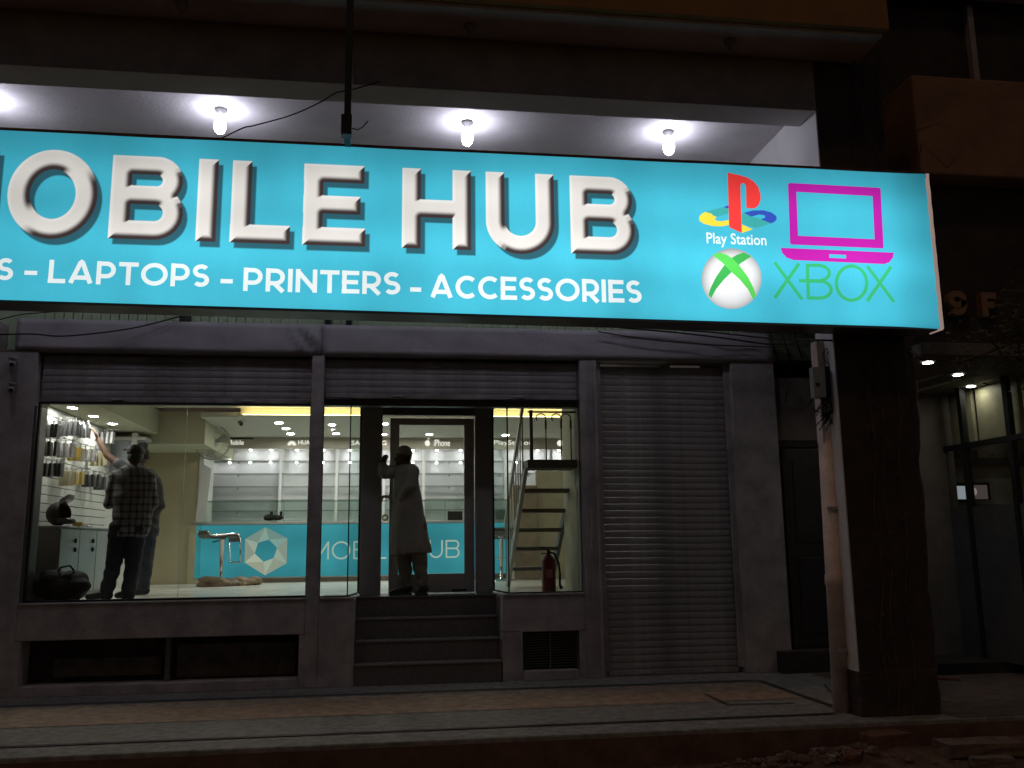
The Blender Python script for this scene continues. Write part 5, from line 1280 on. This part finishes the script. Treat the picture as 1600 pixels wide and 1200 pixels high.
# #################################################################### TREE AND CREEPERS
tr = thing('street_tree', 'dark leaning tree trunk beside the portico column with sparse leaves at the right', 'tree', (4.1, -2.1, -.25))
YT = -2.12
pts = [(1448, 1158), (1446, 1120), (1440, 1040), (1431, 900), (1420, 720), (1409, 540), (1406, 440), (1405, 380)]
P = [wy(px, py, YT) for px, py in pts]; rs = [.20, .135, .118, .11, .105, .10, .08, .05]
out = []; rr = []
for i in range(len(P) - 1):
    for k in range(8):
        t = k / 8; q = P[i].lerp(P[i + 1], t); out.append(q + Vector((.012 * math.sin(q.z * 5), .012 * math.cos(q.z * 4), 0))); rr.append(rs[i] * (1 - t) + rs[i + 1] * t + .008 * math.sin(q.z * 11) + .006 * math.sin(q.z * 23))
mb = MB().tube(out, rr, 16)
me = mb.mesh('trunk')
for v in me.vertices: v.co += Vector((rnd.uniform(-1, 1), rnd.uniform(-1, 1), 0)) * .006
put('trunk', me, M_bark, tr, True)
for k in range(6):
    t = k * 1.05 + .3; b0 = P[0]; MB().tube([(b0.x + .08 * math.cos(t), YT + .08 * math.sin(t), -.02), (b0.x + .20 * math.cos(t), YT + .20 * math.sin(t), -.16), (b0.x + .34 * math.cos(t), YT + .34 * math.sin(t), -.27)], [.06, .045, .02], 7).build('root', M_bark, tr, smooth=True)
def branch(pts, r0, r1): 
    Pb = [wy(*q) for q in pts]; n = len(Pb); MB().tube(Pb, [r0 + (r1 - r0) * i / (n - 1) for i in range(n)], 7).build('limb', M_bark, tr, smooth=True); return Pb
bp = branch([(1409, 540, YT), (1440, 560, -2.3), (1500, 566, -2.6), (1560, 545, -2.8), (1625, 520, -2.8)], .016, .008)
branch([(1405, 385, YT), (1425, 300, -2.2), (1440, 225, -2.3), (1480, 262, -2.4), (1500, 240, -2.4)], .012, .004); branch([(1405, 385, YT), (1412, 230, -2.2), (1430, 205, -2.3), (1475, 190, -2.3)], .010, .003)
branch([(1405, 385, YT), (1395, 300, -2.62), (1350, 190, -2.62), (1335, 90, -2.62)], .009, .003)
mb = MB()
for k in range(700):
    c = wy(rnd.gauss(1592, 24), rnd.gauss(520, 34), rnd.uniform(-3.0, -2.5))
    s = rnd.uniform(.022, .045); d = Vector((rnd.gauss(0, 1), rnd.gauss(0, 1), rnd.gauss(-.4, .8))).normalized(); u = d.orthogonal().normalized(); w = d.cross(u)
    mb.quad(c - d * s, c + u * s * .45, c + d * s, c - u * s * .45)
for k in range(160):
    c = wy(rnd.gauss(1530, 40), rnd.gauss(545, 22), rnd.uniform(-2.8, -2.4)); s = rnd.uniform(.018, .035); d = Vector((rnd.gauss(0, 1), rnd.gauss(0, 1), rnd.gauss(-.4, .8))).normalized(); u = d.orthogonal().normalized()
    mb.quad(c - d * s, c + u * s * .45, c + d * s, c - u * s * .45)
mb.build('crown', M_leaf, tr, fixn=False)
for (a, b, c) in (((1570, 540), (1600, 500), (1625, 460)), ((1560, 545), (1545, 530), (1520, 525)), ((1590, 530), (1596, 560), (1590, 590))): branch([(a[0], a[1], -2.8), (b[0], b[1], -2.78), (c[0], c[1], -2.7)], .010, .003)
for k, (px, lab) in enumerate(((1336, 'thin dry creeper hanging on the column front, left strand'), (1352, 'thin dry creeper hanging on the column front, middle strand'), (1378, 'thin dry creeper hanging on the column front, right strand'))):
    mb = MB(); pp = []
    for i in range(40):
        py = 70 + i * 28; pp.append(wy(px + py * .055 - 10 + 4 * math.sin(i * .9 + k), py, -2.575))
    t = thing('creeper', lab, 'creeper', tuple(pp[-1])); MB().tube(pp, .006, 5).build('stem', M_bark, t, smooth=True)
    for i in range(60):
        c = pp[rnd.randint(0, 38)] + Vector((rnd.uniform(-.05, .05), rnd.uniform(-.03, -.005), rnd.uniform(-.1, .1))); s = rnd.uniform(.015, .03); d = Vector((rnd.gauss(0, 1), rnd.gauss(0, .5), rnd.gauss(-1, .6))).normalized(); u = d.orthogonal().normalized()
        mb.quad(c - d * s, c + u * s * .4, c + d * s, c - u * s * .4)
    mb.build('leaves', M_leaf, t, fixn=False)

# #################################################################### KERB-SIDE DEBRIS
ir = thing('iron_stand', 'rusty iron T-shaped stand in front of the tree trunk', 'stand', (3.9, -2.5, -.1))
M_rust = mat('rusty_iron', (.20, .10, .07), .8, .3, var=.4, scale=14, bump=.4)
MB().tube([wy(1411, 1053, -2.5), wy(1432, 1057, -2.5), wy(1500, 1062, -2.5)], [.022, .016, .012], 8).build('cross_bar', M_rust, ir)
MB().tube([wy(1430, 1056, -2.5), wy(1434, 1150, -2.5)], .018, 8).build('leg', M_rust, ir); MB().tube([wy(1441, 1075, -2.5), wy(1446, 1152, -2.5)], .014, 8).build('leg', M_rust, ir)
MB().tube([wy(1422, 1088, -2.5), wy(1445, 1092, -2.5)], .016, 8).build('brace', M_rust, ir)
def block(px, py, lab, L_, w, h, rz, m=M_brick, name='broken_brick', z=-.25, tilt=0.0):
    p = wz(px, py, z); me = MB().box((-L_ / 2, -w / 2, 0), (L_ / 2, w / 2, h)).mesh(name)
    bm = bmesh.new(); bm.from_mesh(me); bmesh.ops.subdivide_edges(bm, edges=bm.edges[:], cuts=2, use_grid_fill=True)
    for v in bm.verts: v.co += Vector((rnd.uniform(-1, 1), rnd.uniform(-1, 1), rnd.uniform(-1, 1))) * .008
    bmesh.ops.recalc_face_normals(bm, faces=bm.faces); bm.to_mesh(me); bm.free()
    o = put(name, me, m, None, False, .006); o.location = (p.x, p.y, z); o.rotation_euler = (tilt, 0, rz); return tag(o, lab, 'brick' if name == 'broken_brick' else 'stone')
block(1385, 1176, 'large broken brick lying below the column foot', .34, .20, .15, .2, z=-.2)
block(1530, 1178, 'long flat broken slab at the far right kerb side', .62, .24, .10, -.05, M_stone, 'broken_slab', z=-.2)
block(1335, 1192, 'half brick lying at the bottom edge left of the large brick', .22, .12, .08, .9, z=-.22)
block(1595, 1172, 'brick end poking in at the right edge of the picture', .24, .12, .09, .5, z=-.2)
block(1550, 1198, 'narrow stone lying in front of the flat slab', .30, .12, .07, -.15, M_stone, 'broken_slab', z=-.22)
block(1275, 1180, 'small pale stone chip in the rubble, leftmost', .07, .06, .05, .4, mat('pale_stone', (.28, .25, .22), .9), 'stone_chip', z=-.2)
block(1300, 1190, 'small pale stone chip at the front of the rubble', .06, .05, .045, 1.0, MATS['pale_stone'], 'stone_chip', z=-.2)
mb = MB()
for k in range(900):
    px = rnd.gauss(1330, 60) if k < 500 else rnd.uniform(1120, 1620); py = rnd.gauss(1172, 12) if k < 500 else rnd.uniform(1150, 1200)
    p = wz(px, py, -.25); hill = .09 * math.exp(-((p.x - 3.05) / .45) ** 2 - ((p.y + 3.0) / .35) ** 2)
    if p.y > -2.80 and p.x < 4.0: p.y = -2.80 - rnd.uniform(0, .25)
    r = rnd.uniform(.006, .028) if k % 9 else rnd.uniform(.03, .06); mb.ellipsoid((p.x, p.y, -.25 + hill + r * .5), (r, r * rnd.uniform(.6, 1), r * rnd.uniform(.5, .9)), 6, 4)
mb.build('rubble', M_stone, None, kind='stuff')
mb = MB(); n = 26
for i in range(n + 1):
    for j in range(13):
        x = 1.9 + 3.6 * i / n; y = -3.6 + .84 * j / 12; h = .13 * math.exp(-((x - 3.15) / .5) ** 2 - ((y + 2.9) / .35) ** 2) + .10 * math.exp(-((x - 4.5) / .8) ** 2 - ((y + 2.95) / .3) ** 2) + .02 * math.sin(x * 17 + y * 11) * math.sin(y * 19)
        mb.v.append((x, y, -.262 + max(0, h) + .012 * rnd.random()))
for i in range(n):
    for j in range(12): a = i * 13 + j; mb.f.append((a, a + 13, a + 14, a + 1))
mb.build('soil_heap', M_soil, None, True, kind='structure')

bpy.data.scenes.remove(TMP)
